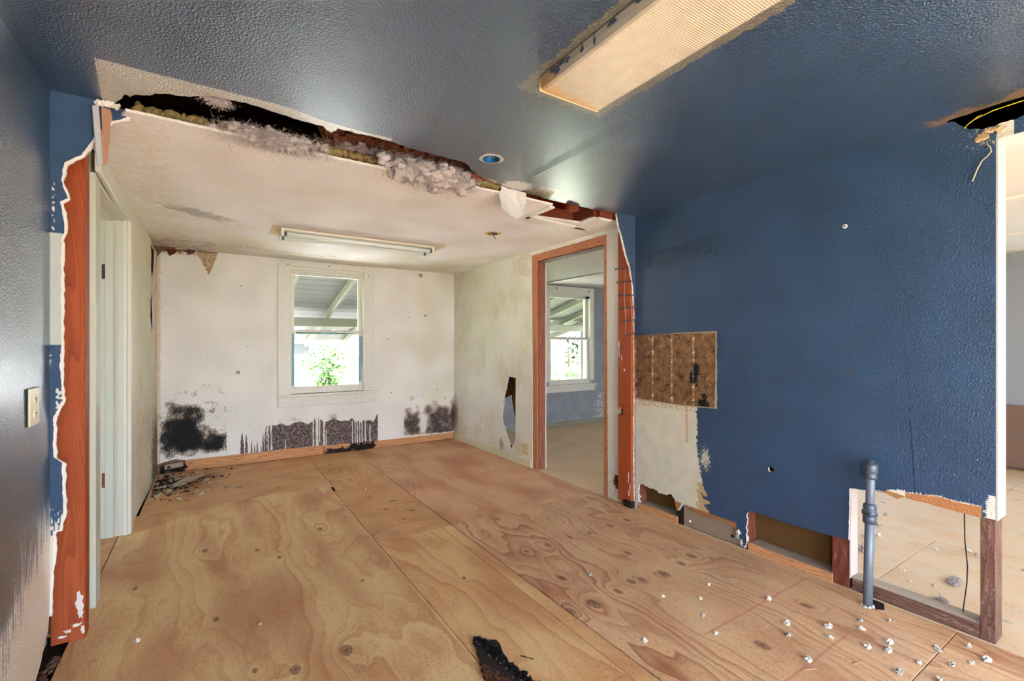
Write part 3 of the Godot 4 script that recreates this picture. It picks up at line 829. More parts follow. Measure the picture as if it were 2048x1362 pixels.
	t = paint(1120, 780, reg, func(u: float, v: float) -> Color:
		var n40 := nz.get_noise_2d(u * 40.0, v * 40.0)
		var c := Color(0.88, 0.865, 0.845) * (1.0 + 0.03 * nz.get_noise_2d(u * 2.0, v * 2.0) + 0.012 * n40)
		c = c.lerp(Color(0.80, 0.765, 0.65), clampf(0.45 * nz.get_noise_2d(u * 1.6 + 9.0, v * 1.6) + 0.5 * smoothstep(1.9, 2.9, u) - 0.15, 0.0, 0.5))
		var sp := clampf(0.5 + 0.8 * nz.get_noise_2d(u * 150.0, v * 150.0), 0.0, 1.0)
		var sp2 := clampf(0.5 + 0.8 * nz.get_noise_2d(u * 60.0 + 50.0, v * 60.0), 0.0, 1.0)
		var sp3 := clampf(0.5 + 0.8 * nz.get_noise_2d(u * 26.0 + 9.0, v * 22.0), 0.0, 1.0)
		var s3 := 0.5 * sp + 0.3 * sp2 + 0.2 * sp3
		var grey := Color(0.56, 0.49, 0.465).lerp(Color(0.20, 0.16, 0.15), clampf(2.2 * (0.3 * sp + 0.4 * sp2 + 0.3 * sp3) - 0.6, 0.0, 1.0))
		# first patch, black, with a straight right side
		if v < 0.95 and u < 0.157 + 0.004 * n40:
			var d := 1.35 * exp(-pow((u + 0.24) / 0.17, 2.0) - pow((v - 0.36) / 0.17, 2.0)) + 0.8 * exp(-pow((u - 0.06) / 0.15, 2.0) - pow((v - 0.27) / 0.11, 2.0))
			d += 0.45 * exp(-pow((u + 0.2) / 0.25, 2.0) - pow((v - 0.60) / 0.13, 2.0)) + 0.25 * nz.get_noise_2d(u * 8.0, v * 8.0)
			d -= 0.35 * smoothstep(0.17, 0.11, v) + 0.25 * exp(-pow((u - 0.03) / 0.06, 2.0) - pow((v - 0.45) / 0.07, 2.0))
			if d > s3 * 0.9 + 0.02: c = Color(0.045, 0.04, 0.04).lerp(Color(0.24, 0.18, 0.15), clampf(1.0 - d, 0.0, 1.0) * 0.8)
			elif d > 0.55: c = c.lerp(Color(0.30, 0.27, 0.25), 0.7)
			elif d > 0.25: c = c.lerp(Color(0.55, 0.47, 0.40), 0.45)
		# second patch under the window, purple-grey, with white runs of paint down it
		if u > 0.27 and u < 1.82 and v < 0.62:
			var top := 0.385 + 0.018 * nz.get_noise_2d(u * 7.0, 3.0)
			if u > 1.45: top = 0.36 + 0.07 * nz.get_noise_2d(u * 10.0, 5.0)
			var d := 0.0
			if u > 0.545: d = 0.95 - smoothstep(top - 0.02, top + 0.03, v) * 0.8 - 0.9 * maxf(0.0, v - top) * 2.0
			if u > 1.05 and u < 1.42 and v > top: d += 0.16
			if u > 0.66 and u < 0.85 and v > top: d += 0.10
			d += 0.22 * nz.get_noise_2d(u * 7.0, v * 7.0) - 0.30 * exp(-pow((u - 0.72) / 0.08, 2.0) - pow((v - 0.16) / 0.05, 2.0))
			for q in [[0.305, 0.020, 0.36], [0.345, 0.013, 0.34], [0.395, 0.008, 0.26], [0.425, 0.008, 0.20], [0.452, 0.009, 0.25], [0.49, 0.006, 0.21], [0.512, 0.010, 0.33], [0.535, 0.010, 0.40]]:
				if absf(u - q[0] - 0.003 * nz.get_noise_2d(v * 20.0, q[0])) < q[1] * (1.0 - pow(v / q[2], 3.0)): d = 0.9
			for q in [[0.56, 0.007, 0.0, 0.45], [0.594, 0.009, 0.12, 0.45], [0.74, 0.004, 0.0, 0.22], [1.043, 0.008, 0.0, 0.42], [1.085, 0.015, 0.0, 0.5], [1.115, 0.006, 0.15, 0.45], [1.165, 0.010, 0.1, 0.45], [1.19, 0.006, 0.0, 0.3], [1.50, 0.005, 0.0, 0.38], [1.535, 0.004, 0.0, 0.4], [1.56, 0.006, 0.05, 0.4], [1.59, 0.005, 0.0, 0.36], [1.62, 0.006, 0.0, 0.36], [1.66, 0.008, 0.1, 0.4], [1.72, 0.007, 0.0, 0.3]]:
				if v > q[2] and v < q[3] and absf(u - q[0] - 0.012 * (0.3 - v) - 0.004 * nz.get_noise_2d(v * 14.0, q[0])) < q[1]: d -= 0.7
			if v < 0.13 + 0.03 * nz.get_noise_2d(u * 8.0, 3.0): d -= 0.3 * sp2
			if d > 0.12 + 0.55 * s3: c = grey
		# third patch in the corner on the right
		if u > 2.1 and v < 0.85:
			var d := 0.95 * exp(-pow((u - 2.28) / 0.11, 4.0) - pow((v - 0.26) / 0.17, 2.0))
			d += 0.80 * exp(-pow((u - 2.66) / 0.24, 4.0) - pow((v - 0.25) / 0.24, 4.0)) + 0.9 * exp(-pow((u - 2.90) / 0.035, 2.0) - pow((v - 0.33) / 0.2, 4.0))
			d -= 0.8 * exp(-pow((u - 2.455) / 0.045, 2.0) - pow((v - 0.27) / 0.12, 2.0)) + 0.5 * smoothstep(0.12, 0.09, v)
			d += 0.26 * nz.get_noise_2d(u * 8.0, v * 8.0)
			if u < 2.17: d -= 0.5
			if d > 0.14 + 0.62 * s3: c = grey.lerp(Color(0.16, 0.12, 0.11), clampf(d - 0.6, 0.0, 0.6))
			elif d > 0.2: c = c.lerp(Color(0.60, 0.52, 0.46), 0.4)
		# damp-stained edges, torn paper below the ceiling, the odd hole
		if u < -0.425 + 0.012 * n40: c = c.lerp(Color(0.78, 0.68, 0.56), 0.7)
		var tw := (2.335 - v) / 0.26
		if tw > -0.1 and tw < 1.0 and absf(u + 0.025 - 0.02 * tw) < 0.105 * (1.0 - tw) + 0.006 * n40: c = Color(0.60, 0.47, 0.34).lerp(Color(0.80, 0.72, 0.60), clampf(0.45 + 0.7 * nz.get_noise_2d(u * 25.0 + v * 30.0, v * 60.0) + 0.6 * nz.get_noise_2d(u * 120.0, v * 110.0), 0.0, 1.0))
		if v > 2.27 and u < 0.0 and n40 > -0.2: c = c.lerp(Color(0.74, 0.66, 0.55), 0.7)
		for k in [[0.263, 1.023, 0.022], [2.477, 1.723, 0.022], [0.294, 1.981, 0.010], [2.41, 2.27, 0.03], [1.95, 1.40, 0.012], [2.24, 1.69, 0.008], [0.36, 1.30, 0.008], [2.0, 0.70, 0.012]]:
			var r: float = sqrt((u - k[0]) * (u - k[0]) + (v - k[1]) * (v - k[1]))
			if r < k[2] * (0.8 + 0.4 * n40): c = Color(0.52, 0.38, 0.27) if r > k[2] * 0.45 else Color(0.72, 0.66, 0.58)
		if nz.get_noise_2d(u * 60.0, v * 60.0 + 30.0) + 0.25 * nz.get_noise_2d(u * 3.0, v * 3.0) > 1.03: c = c.darkened(0.5)
		return c)
	var bm := printed(t, 0.65, 0.35, M.fine, 0.6, 0.2)
	outer = jag([Vector2(-0.455, 0.10), Vector2(-0.455, 1.05), Vector2(-0.455, 1.62), Vector2(-0.455, 2.05), Vector2(-0.45, 2.22), Vector2(-0.42, 2.285), Vector2(-0.36, 2.30), Vector2(-0.30, 2.292), Vector2(-0.25, 2.31), Vector2(-0.20, 2.30), Vector2(-0.12, 2.318), Vector2(-0.02, 2.315), Vector2(0.08, 2.328)], 0.003, 0.02, 81.0)
	outer += [Vector2(2.906, 2.328), Vector2(2.906, 0.08)]
	outer += jag([Vector2(2.906, 0.08), Vector2(1.85, 0.085), Vector2(1.75, 0.095), Vector2(1.4, 0.09), Vector2(1.0, 0.10), Vector2(0.5, 0.105), Vector2(-0.22, 0.115), Vector2(-0.30, 0.135), Vector2(-0.455, 0.10)], 0.004, 0.02, 85.0).slice(1, -1)
	struct("wall_back", slab(Vector3(0, 0, ZB), Vector3.RIGHT, Vector3.UP, Vector3.BACK, outer, [rect(0.79, 0.74, 1.64, 2.24)], 0.0127, reg, bm, M.gypsum, M.kraft))

	# left wall of the back room, with the open doorway; it runs slightly out of square
	var LO := Vector3(-0.5723, 0, 0)
	var LU := Vector3(0.0203, 0, -1)
	reg = Rect2(2.8, 0.0, 3.2, 2.34)
	t = paint(560, 400, reg, func(u: float, v: float) -> Color:
		var c := Color(0.84, 0.815, 0.74) * (1.0 + 0.03 * nz.get_noise_2d(u * 2.0, v * 2.0))
		var n := nz.get_noise_2d(u * 30.0, v * 8.0)
		var d := smoothstep(5.1, 5.95, u) * smoothstep(1.0, 0.3, v) + 0.3 * n
		if d > 0.35 + 0.5 * hsh(u * 60.0, v * 25.0): c = c.lerp(Color(0.20, 0.17, 0.15), 0.8)
		elif u > 4.6 and v < 1.0 + 0.4 * nz.get_noise_2d(u * 6.0, v * 2.0) and n > 0.5: c = c.lerp(Color(0.66, 0.56, 0.44), 0.5)
		if u > 5.7 and n > 0.0: c = c.lerp(Color(0.72, 0.62, 0.48), 0.5)
		return c)
	var lm := printed(t, 0.6, 0.35, M.fine, 0.6, 0.2)
	var LN := Vector3(1, 0, 0.0203).normalized()
	outer = [Vector2(2.84, BH), Vector2(2.84, 0.0), Vector2(3.22, 0.0), Vector2(3.22, 2.20), Vector2(4.19, 2.20), Vector2(4.19, 0.0), Vector2(5.93, 0.0)]
	outer += [Vector2(5.975, 0.0), Vector2(5.975, 2.27)]
	outer += jag([Vector2(5.975, 2.27), Vector2(5.70, 2.275), Vector2(5.45, 2.31), Vector2(5.2, BH)], 0.012, 0.02, 91.0).slice(1)
	var slit := jag([Vector2(5.45, 2.285), Vector2(5.52, 2.18), Vector2(5.50, 2.05), Vector2(5.56, 1.95), Vector2(5.62, 1.85), Vector2(5.47, 1.75), Vector2(5.46, 1.58), Vector2(5.56, 1.46), Vector2(5.62, 1.35), Vector2(5.70, 1.2), Vector2(5.80, 1.03), Vector2(5.83, 0.80), Vector2(5.88, 0.80), Vector2(5.87, 1.04), Vector2(5.79, 1.21), Vector2(5.71, 1.36), Vector2(5.70, 1.48), Vector2(5.72, 1.60), Vector2(5.66, 1.75), Vector2(5.72, 1.86), Vector2(5.66, 1.96), Vector2(5.80, 2.08), Vector2(5.84, 2.20), Vector2(5.86, 2.28), Vector2(5.45, 2.285)], 0.008, 0.02, 93.0).slice(0, -1)
	struct("wall_left", slab(LO, LU, Vector3.UP, LN, outer, [slit], 0.0127, reg, lm, M.gypsum, M.kraft))

	# kitchen wall at the far left
	var KO := Vector3(-0.601, 0, 0)
	reg = Rect2(1.7, 0.0, 0.94, 2.38)
	t = paint(380, 900, reg, func(u: float, v: float) -> Color:
		var c := Color(0.18, 0.27, 0.38) * (1.0 + 0.06 * nz.get_noise_2d(u * 4.0, v * 4.0))
		var n := nz.get_noise_2d(u * 30.0, v * 6.0)
		var n2 := nz.get_noise_2d(u * 90.0, v * 60.0)
		# rubbed through to the primer low down
		var st := nz.get_noise_2d(u * 75.0, v * 2.5)
		var wear := (0.28 + (u - 1.93) * 0.66 - v) / 0.15 + 0.8 * st + 0.5 * n + 0.4 * n2
		if v < 1.0 and wear > 0.0: c = c.lerp(Color(0.86, 0.80, 0.74) * (1.0 + 0.05 * n2), clampf(wear * 1.3, 0.0, 1.0))
		elif v < 1.0 and wear > -3.2 and st + 0.6 * n2 > -0.25: c = c.lerp(Color(0.10, 0.11, 0.13), 0.55)
		elif v < 1.5 and n2 + n > 0.85 + 0.5 * absf(v - 1.0): c = c.lerp(Color(0.09, 0.10, 0.12), 0.7)
		elif v < 0.85 and n > 0.2: c = c.lerp(Color(0.12, 0.13, 0.15), 0.6)
		if nz.get_noise_2d(u * 120.0, v * 120.0) > 0.88: c = Color(0.74, 0.72, 0.68)
		return c)
	var km := printed(t, 0.30, 0.6, M.peel, 0.26, 1.4)
	gloss(km)
	outer = [Vector2(2.633, KH), Vector2(2.633, 0.30)]
	outer += jag([Vector2(2.633, 0.30), Vector2(2.60, 0.17), Vector2(2.52, 0.10), Vector2(2.45, 0.05), Vector2(2.40, 0.02)], 0.006, 0.02, 95.0).slice(1)
	outer += [Vector2(2.0, 0.0), Vector2(-2.5, 0.0), Vector2(-2.5, KH)]
	struct("wall_left", slab(KO, LU, Vector3.UP, LN, outer, [rect(-2.3, 0.5, -0.6, 2.2)], 0.0127, reg, km, M.gypsum, M.kraft))

	# what is left of the partition: the stub at the left and the sliver at the right
	t = paint(96, 620, Rect2(-0.56, 0.2, 0.28, 2.2), func(x: float, v: float) -> Color:
		var c := Color(0.18, 0.27, 0.38) * (1.0 + 0.06 * nz.get_noise_2d(x * 9.0, v * 9.0))
		var n := nz.get_noise_2d(x * 60.0, v * 40.0)
		if x > -0.552 and v > 1.23 and v < 1.79: c = Color(0.66, 0.68, 0.65)
		if x > -0.55 + 0.02 * n and v > 1.2 and v < 1.33: c = Color(0.18, 0.27, 0.38)
		if absf(x + 0.538) < 0.005 and v > 1.8 and v < 2.0 and n > 0.2: c = Color(0.80, 0.74, 0.66)
		if v < 1.15 and v > 1.03 and n > -0.1 and x > -0.53: c = Color(0.76, 0.76, 0.71)
		if v < 0.66 and nz.get_noise_2d(x * 160.0, v * 16.0) * 0.8 + 0.5 * n > 0.75 - 1.6 * smoothstep(0.70, 0.45, v): c = Color(0.74, 0.73, 0.68)
		return c)
	var pm := printed(t, 0.6, 0.35, M.peel, 0.22, 0.3)
	var tp := [Vector2(-0.30, 2.352), Vector2(-0.305, 2.322), Vector2(-0.36, 2.292), Vector2(-0.405, 2.225), Vector2(-0.45, 2.13), Vector2(-0.505, 2.085), Vector2(-0.515, 2.012), Vector2(-0.495, 1.94), Vector2(-0.519, 1.92), Vector2(-0.506, 1.849), Vector2(-0.504, 1.80), Vector2(-0.515, 1.77), Vector2(-0.515, 1.571), Vector2(-0.513, 1.336), Vector2(-0.518, 1.245), Vector2(-0.510, 1.093),
		Vector2(-0.538, 1.035), Vector2(-0.538, 0.87), Vector2(-0.512, 0.839), Vector2(-0.509, 0.632), Vector2(-0.52, 0.566), Vector2(-0.537, 0.563), Vector2(-0.54, 0.465), Vector2(-0.545, 0.40), Vector2(-0.55, 0.22)]
	outer = [Vector2(-0.56, 0.22), Vector2(-0.56, KH), Vector2(-0.37, KH)] + jag(tp, 0.0025, 0.008, 101.0)
	var st := struct("wall_partition", slab(Vector3(0, 0, ZP), Vector3.RIGHT, Vector3.UP, Vector3.BACK, outer, [], 0.003, Rect2(-0.56, 0.2, 0.28, 2.2), pm, M.gypsum, M.gypsum))
	var tq := []
	for p in tp: tq.append(p + Vector2(0.009 + 0.004 * nz.get_noise_2d(p.y * 13.0, 4.0), -0.006))
	obj("gypsum_core", slab(Vector3(0, 0, ZP - 0.003), Vector3.RIGHT, Vector3.UP, Vector3.BACK, [Vector2(-0.56, 0.22), Vector2(-0.56, KH - 0.01), Vector2(-0.37, KH - 0.01)] + jag(tq, 0.003, 0.008, 107.0), [], 0.010, Rect2(0, 0, 1, 1), M.gypsum, M.gypsum, M.paper), st)
	tp = [Vector2(2.70, 2.335), Vector2(2.72, 2.26), Vector2(2.748, 2.207), Vector2(2.791, 2.075), Vector2(2.845, 1.957), Vector2(2.87, 1.86), Vector2(2.885, 1.752), Vector2(2.896, 1.567), Vector2(2.893, 1.3), Vector2(2.90, 0.9), Vector2(2.896, 0.4), Vector2(2.90, 0.02)]
	outer = [Vector2(2.906, 0.02), Vector2(2.906, KH), Vector2(2.69, KH)] + jag(tp, 0.004, 0.012, 111.0)
	st = struct("wall_partition", slab(Vector3(0, 0, ZP), Vector3.RIGHT, Vector3.UP, Vector3.BACK, outer, [], 0.004, Rect2(0, 0, 1, 1), M.blue, M.gypsum, M.gypsum))
	tq = []
	for p in tp: tq.append(p + Vector2(-0.007 + 0.006 * nz.get_noise_2d(p.y * 17.0, 9.0), -0.006))
	obj("gypsum_core", slab(Vector3(0, 0, ZP - 0.004), Vector3.RIGHT, Vector3.UP, Vector3.BACK, [Vector2(2.906, 0.01), Vector2(2.906, KH - 0.01), Vector2(2.69, KH - 0.01)] + jag(tq, 0.004, 0.012, 117.0), [], 0.009, Rect2(0, 0, 1, 1), M.gypsum, M.gypsum, M.paper), st)

# ------------------------------------------------------------------ outer shell of the house, the unseen sides included
func wall_slab(called: String, O: Vector3, U: Vector3, N: Vector3, outer: Array, holes: Array, t: float, m: Material):
	return struct(called, slab(O, U, Vector3.UP, N, outer, holes, t, Rect2(0, 0, 1, 1), m, M.white_trim, M.siding))

func build_shell():
	M.siding = mat(Color(0.80, 0.80, 0.78), 0.7, 0.3)
	# back: behind the plaster, then the next room's lavender wall
	wall_slab("wall_back", Vector3(0, 0, ZB - 0.013), Vector3.RIGHT, Vector3.BACK, rect(-4.3, -0.6, 7.35, 3.4), [rect(0.80, 0.75, 1.63, 2.23), rect(4.60, 0.66, 5.46, 2.2)], 0.13, M.attic)
	var t := paint(420, 230, Rect2(3.03, 0, 4.2, 2.34), func(x: float, v: float) -> Color:
		var c := Color(0.56, 0.575, 0.61) * (1.0 + 0.05 * nz.get_noise_2d(x * 4.0, v * 4.0))
		var n := nz.get_noise_2d(x * 14.0, v * 14.0) + 0.4 * nz.get_noise_2d(x * 50.0, v * 50.0)
		if v < 0.5 and n > 0.95 - 1.0 * exp(-(x - 5.75) * (x - 5.75) / 0.03) - 0.6 * smoothstep(0.13, 0.08, v): c = Color(0.74, 0.74, 0.74)
		return c)
	struct("wall_back", slab(Vector3(0, 0, -5.95), Vector3.RIGHT, Vector3.UP, Vector3.BACK, rect(3.03, 0.0, 7.2, 2.31), [rect(4.60, 0.66, 5.46, 2.2)], 0.035, Rect2(3.03, 0, 4.2, 2.34), printed(t, 0.6, 0.35), M.white_trim, M.kraft))
	var bt := paint(512, 32, Rect2(0, 0, 4.17, 0.08), func(x: float, v: float) -> Color:
		var n := nz.get_noise_2d(x * 12.0, v * 60.0) + 0.5 * nz.get_noise_2d(x * 60.0, v * 120.0)
		return Color(0.62, 0.62, 0.54) if n < 0.45 else Color(0.33, 0.28, 0.22))
	var bmt := mat(Color.WHITE, 0.7, 0.3)
	bmt.albedo_texture = bt
	bmt.uv1_scale = Vector3(12.0, 0.24, 1)
	struct("baseboard_back", span_box(Vector3(3.04, 0.0, -5.948), Vector3(7.2, 0.07, -5.93), bmt))
	# right side of the next room: three large windows, out of the picture
	wall_slab("wall_side", Vector3(7.2, 0, 0), Vector3(0, 0, -1), Vector3.LEFT, rect(-3.15, -0.6, 6.1, 3.4), [rect(-2.5, 0.7, -1.0, 2.1), rect(-0.4, 0.9, 0.6, 2.0), rect(2.4, 0.8, 3.2, 2.0)], 0.15, M.lavender)
	struct("baseboard_side", span_box(Vector3(7.18, 0.0, -5.9), Vector3(7.2, 0.09, 3.0), M.old))
	tag(obj("plywood_sheet", box_mesh(Vector3(7.15, 0.36, -1.36), Vector3(0.02, 0.66, 0.75), mat(Color(0.48, 0.38, 0.33), 0.7, 0.3), 0.002, Basis(Vector3.UP, 0.12))), "dull brown board leaning low on the far wall beyond the right-hand doorway", "board")
	# front of the house, behind the camera
	wall_slab("wall_front", Vector3(0, 0, 3.0), Vector3.RIGHT, Vector3.FORWARD, rect(3.03, -0.6, 7.35, 3.4), [], 0.15, M.lavender)
	wall_slab("wall_front", Vector3(0, 0, 2.45), Vector3.RIGHT, Vector3.FORWARD, rect(-2.0, -0.6, 3.02, 3.4), [rect(-0.45, 0.1, 2.75, 2.28)], 0.15, M.blue)
	wall_slab("wall_divider", Vector3(2.9, 0, 0), Vector3(0, 0, -1), Vector3.LEFT, rect(-3.0, 2.30, -0.4, 3.4), [], 0.13, M.attic)
	# left side of the house
	wall_slab("wall_outer", Vector3(-0.63, 0, 0), Vector3(0, 0, -1), Vector3.RIGHT, rect(-2.6, -0.6, 2.9, 3.4), [rect(-2.3, 0.5, -0.6, 2.2)], 0.12, M.attic)
	wall_slab("wall_outer", Vector3(-4.2, 0, 0), Vector3(0, 0, -1), Vector3.RIGHT, rect(2.75, -0.6, 6.1, 3.4), [], 0.12, M.white_trim)
	wall_slab("wall_outer", Vector3(0, 0, -2.93), Vector3.RIGHT, Vector3.FORWARD, rect(-4.3, -0.6, -0.62, 3.4), [rect(-4.0, 0.5, -2.3, 2.2)], 0.1, M.white_trim)  # opening added so daylight reaches the back room through its left door
	struct("ceiling", span_box(Vector3(-4.25, 2.33, -6.0), Vector3(-0.60, 2.36, -2.9), M.adj_white, 0.0))
	struct("roof", span_box(Vector3(-4.5, 3.4, -6.4), Vector3(7.6, 3.5, 3.4), M.attic, 0.0))

# ------------------------------------------------------------------ windows
func sash(parent, called: String, x0: float, y0: float, x1: float, y1: float, z: float, side: float, top: float, bottom: float, m: Material):
	var sash_n := Node3D.new()
	sash_n.name = called
	parent.add_child(sash_n, true)
	var d := 0.035
	for b in [[x0, y0, x0 + side, y1], [x1 - side, y0, x1, y1], [x0 + side, y1 - top, x1 - side, y1], [x0 + side, y0, x1 - side, y0 + bottom]]:
		var s := new_st()
		cbox(s, Vector3((b[0] + b[2]) / 2.0, (b[1] + b[3]) / 2.0, z), Vector3(b[2] - b[0], b[3] - b[1], d), 0.004)
		obj("rail" if b[2] - b[0] > b[3] - b[1] else "stile", done(s, m), sash_n)
	obj("pane", span_box(Vector3(x0 + side - 0.004, y0 + bottom - 0.004, z - 0.002), Vector3(x1 - side + 0.004, y1 - top + 0.004, z + 0.002), M.glass, 0.0), sash_n)
	return sash_n

func build_windows():
	var old_white := paint(200, 320, Rect2(0, 0, 0.6, 1.0), func(x: float, v: float) -> Color:
		var c := Color(0.85, 0.835, 0.80) * (1.0 + 0.02 * nz.get_noise_2d(x * 20.0, v * 20.0))
		if nz.get_noise_2d(x * 40.0, v * 25.0) + 0.5 * nz.get_noise_2d(x * 120.0, v * 120.0) > 1.12: c = c.lerp(Color(0.60, 0.53, 0.44), 0.6)
		return c)
	var ow := mat(Color.WHITE, 0.45, 0.45)
	ow.albedo_texture = old_white
	M.old_white = ow
	var specs := [
		{"x": 0.65, "x2": 1.80, "y": 0.60, "y2": 2.318, "ox": 0.785, "ox2": 1.645, "z": ZB, "cw": 0.13, "oy": 0.745, "oy2": 2.245},
		{"x": 4.50, "x2": 5.57, "y": 0.55, "y2": 2.285, "ox": 4.59, "ox2": 5.47, "z": -5.95, "cw": 0.10, "oy": 0.665, "oy2": 2.19}]
	for k in 2:
		var p: Dictionary = specs[k]
		var w := base("window_%d" % (k + 1))
		tag(w, "", "", "", "structure")
		var z: float = p.z
		obj("casing", span_box(Vector3(p.x + 0.01, 0.725, z), Vector3(p.ox, p.y2, z + 0.022), ow, 0.003), w)
		obj("casing", span_box(Vector3(p.ox2, 0.725, z), Vector3(p.x2 - 0.03, p.y2, z + 0.022), ow, 0.003), w)
		obj("casing", span_box(Vector3(p.ox, p.oy2, z), Vector3(p.ox2, p.y2, z + 0.020), ow, 0.003), w)
		obj("stool", span_box(Vector3(p.x, p.oy - 0.03, z - 0.09), Vector3(p.x2 + 0.01, p.oy, z + 0.05), ow, 0.006), w)
		obj("apron", span_box(Vector3(p.x + 0.012, p.y, z), Vector3(p.x2 - 0.012, p.oy - 0.03, z + 0.02), ow, 0.003), w)
		# jamb lining and stops
		for sx in [[p.ox - 0.01, p.ox + 0.012], [p.ox2 - 0.012, p.ox2 + 0.01]]:
			obj("jamb", span_box(Vector3(sx[0], p.oy - 0.01, z - 0.14), Vector3(sx[1], p.oy2 + 0.01, z + 0.005), ow, 0.002), w)
		obj("jamb", span_box(Vector3(p.ox, p.oy2 - 0.035, z - 0.14), Vector3(p.ox2, p.oy2 + 0.01, z + 0.006), ow, 0.002), w)
		obj("stop", span_box(Vector3(p.ox + 0.012, p.oy2 - 0.06, z - 0.03), Vector3(p.ox2 - 0.012, p.oy2 - 0.035, z - 0.012), ow, 0.002), w)
		var my: float = 1.475 if k == 0 else 1.43
		var a: float = p.ox + 0.012
		var b: float = p.ox2 - 0.012
		sash(w, "upper_sash", a, my - 0.015, b, p.oy2 - 0.035, z - 0.085, 0.045, 0.05, 0.035, ow)
		var lo = sash(w, "lower_sash", a, p.oy, b, my + 0.02, z - 0.045, 0.045, 0.04, 0.085, ow)
		if k == 0:
			# strips of blue-green masking along the lower sash
			var tape := mat(Color(0.52, 0.66, 0.70), 0.6, 0.3)
			var teal := mat(Color(0.0, 0.45, 0.36), 0.5, 0.3)
			var zz := z - 0.0265
			var at := new_st()
			for q in [[a + 0.012, 0.84, a + 0.040, 1.46], [b - 0.044, 1.05, b - 0.004, 1.43], [b - 0.05, 0.86, b - 0.012, 1.16], [a + 0.3, 1.455, a + 0.52, 1.478]]:
				var e := jag([Vector2(q[0], q[1]), Vector2(q[2], q[1]), Vector2(q[2], q[3]), Vector2(q[0], q[3]), Vector2(q[0], q[1])], 0.004, 0.02, q[0] * 9.0).slice(0, -1)
				zz += 0.0004
				var idx := Geometry2D.triangulate_polygon(PackedVector2Array(e))
				for i in range(0, idx.size(), 3):
					face(at, [Vector3(e[idx[i]].x, e[idx[i]].y, zz), Vector3(e[idx[i + 1]].x, e[idx[i + 1]].y, zz), Vector3(e[idx[i + 2]].x, e[idx[i + 2]].y, zz)], [Vector2.ZERO, Vector2.ZERO, Vector2.ZERO], Vector3.BACK)
			tag(obj("masking_tape", done(at, tape), lo), "faded blue masking strip")
			at = new_st()
			for q in [[a + 0.06, 1.46, a + 0.32, 1.477], [a + 0.52, 1.457, a + 0.74, 1.473]]:
				face(at, [Vector3(q[0], q[1], zz), Vector3(q[2], q[1] + 0.004, zz), Vector3(q[2], q[3] - 0.004, zz), Vector3(q[0], q[3], zz)], [Vector2.ZERO, Vector2.ZERO, Vector2.ZERO, Vector2.ZERO], Vector3.BACK)
			tag(obj("masking_tape", done(at, teal), lo), "teal green masking strip")
			at = new_st()
			for q in 9:
				lump(at, Vector3(a + 0.08 + 0.085 * q + rng.randf() * 0.03, my + 0.022, z - 0.035), Vector3(0.035, 0.006, 0.012), q * 3.0, 0.6, 2.0, 8, 5)
			obj("flaking_paint", done(at, M.gypsum), lo)
			var sc := new_st(false)
			for q in [[0.765, 2.26], [1.22, 2.28], [1.70, 2.20], [0.70, 2.30]]:
				lathe(sc, Vector3(q[0], q[1], z + 0.022), [Vector2(0.0, 0.004), Vector2(0.006, 0.002), Vector2(0.008, -0.001)], 10, Basis(Vector3.RIGHT, PI / 2))
			obj("screw", done(sc, M.green), w)
		else:
			for q in [0.25, 0.68]:
				obj("sash_lock", box_mesh(Vector3(a + q, my + 0.024, z - 0.045), Vector3(0.07, 0.016, 0.03), ow, 0.005), lo)
			var sc := new_st(false)
			for q in [[4.72, 2.245], [5.42, 2.235]]:
				lathe(sc, Vector3(q[0], q[1], z + 0.021), [Vector2(0.0, 0.004), Vector2(0.012, 0.002), Vector2(0.014, -0.001)], 10, Basis(Vector3.RIGHT, PI / 2))
			obj("screw", done(sc, M.screw), w)
			obj("sash_pulley", box_mesh(Vector3(5.42, 2.13, z - 0.01), Vector3(0.09, 0.035, 0.02), M.screw, 0.004), w)
		# a line of dead flies and dust on the stool
		var du := new_st()
		for q in 40:
			lump(du, Vector3(lerpf(p.ox + 0.03, p.ox2 - 0.03, rng.randf()), p.oy + 0.001, z - 0.012 + 0.02 * rng.randf()), Vector3(0.006 + 0.012 * rng.randf(), 0.003, 0.005), q * 1.7, 0.5, 2.0, 6, 4)
		tag(obj("window_dirt", done(du, M.old), w), "", "", "", "stuff")
	# unseen windows outside the picture, sized to light the rooms; the left two are added
	var n := 3
	for q in [[Vector3(7.22, 0.7, 2.5), Vector3(7.32, 2.1, 1.0)], [Vector3(7.22, 0.9, 0.4), Vector3(7.32, 2.0, -0.6)], [Vector3(7.22, 0.8, -2.4), Vector3(7.32, 2.0, -3.2)], 
		[Vector3(-0.45, 0.1, 2.47), Vector3(2.75, 2.28, 2.57)], [Vector3(-0.65, 0.5, 2.3), Vector3(-0.73, 2.2, 0.6)], [Vector3(-4.0, 0.5, -2.91), Vector3(-2.3, 2.2, -2.85)]]:
		var w := base("window_%d" % n)
		tag(w, "", "", "", "structure")
		n += 1
		var lo: Vector3 = q[0].min(q[1])
		var hi: Vector3 = q[0].max(q[1])
		var f := 0.05
		var along := 0 if hi.x - lo.x > hi.z - lo.z else 2
		var ax := Vector3.ZERO
		ax[along] = 1.0
		for y in [[lo.y, lo.y + f], [hi.y - f, hi.y], [(lo.y + hi.y) / 2.0 - 0.02, (lo.y + hi.y) / 2.0 + 0.02]]:
			obj("rail", span_box(Vector3(lo.x, y[0], lo.z), Vector3(hi.x, y[1], hi.z), ow, 0.003), w)
		for e in [0.0, 1.0]:
			var a2 := lo
			var b2 := hi
			if e == 0.0: b2[along] = lo[along] + f
			else: a2[along] = hi[along] - f
			obj("stile", span_box(a2, b2, ow, 0.003), w)
		var c := (lo + hi) / 2.0
		var half := (hi - lo) / 2.0
		half[2 - along] = 0.002
		obj("pane", span_box(c - half, c + half, M.glass, 0.0), w)

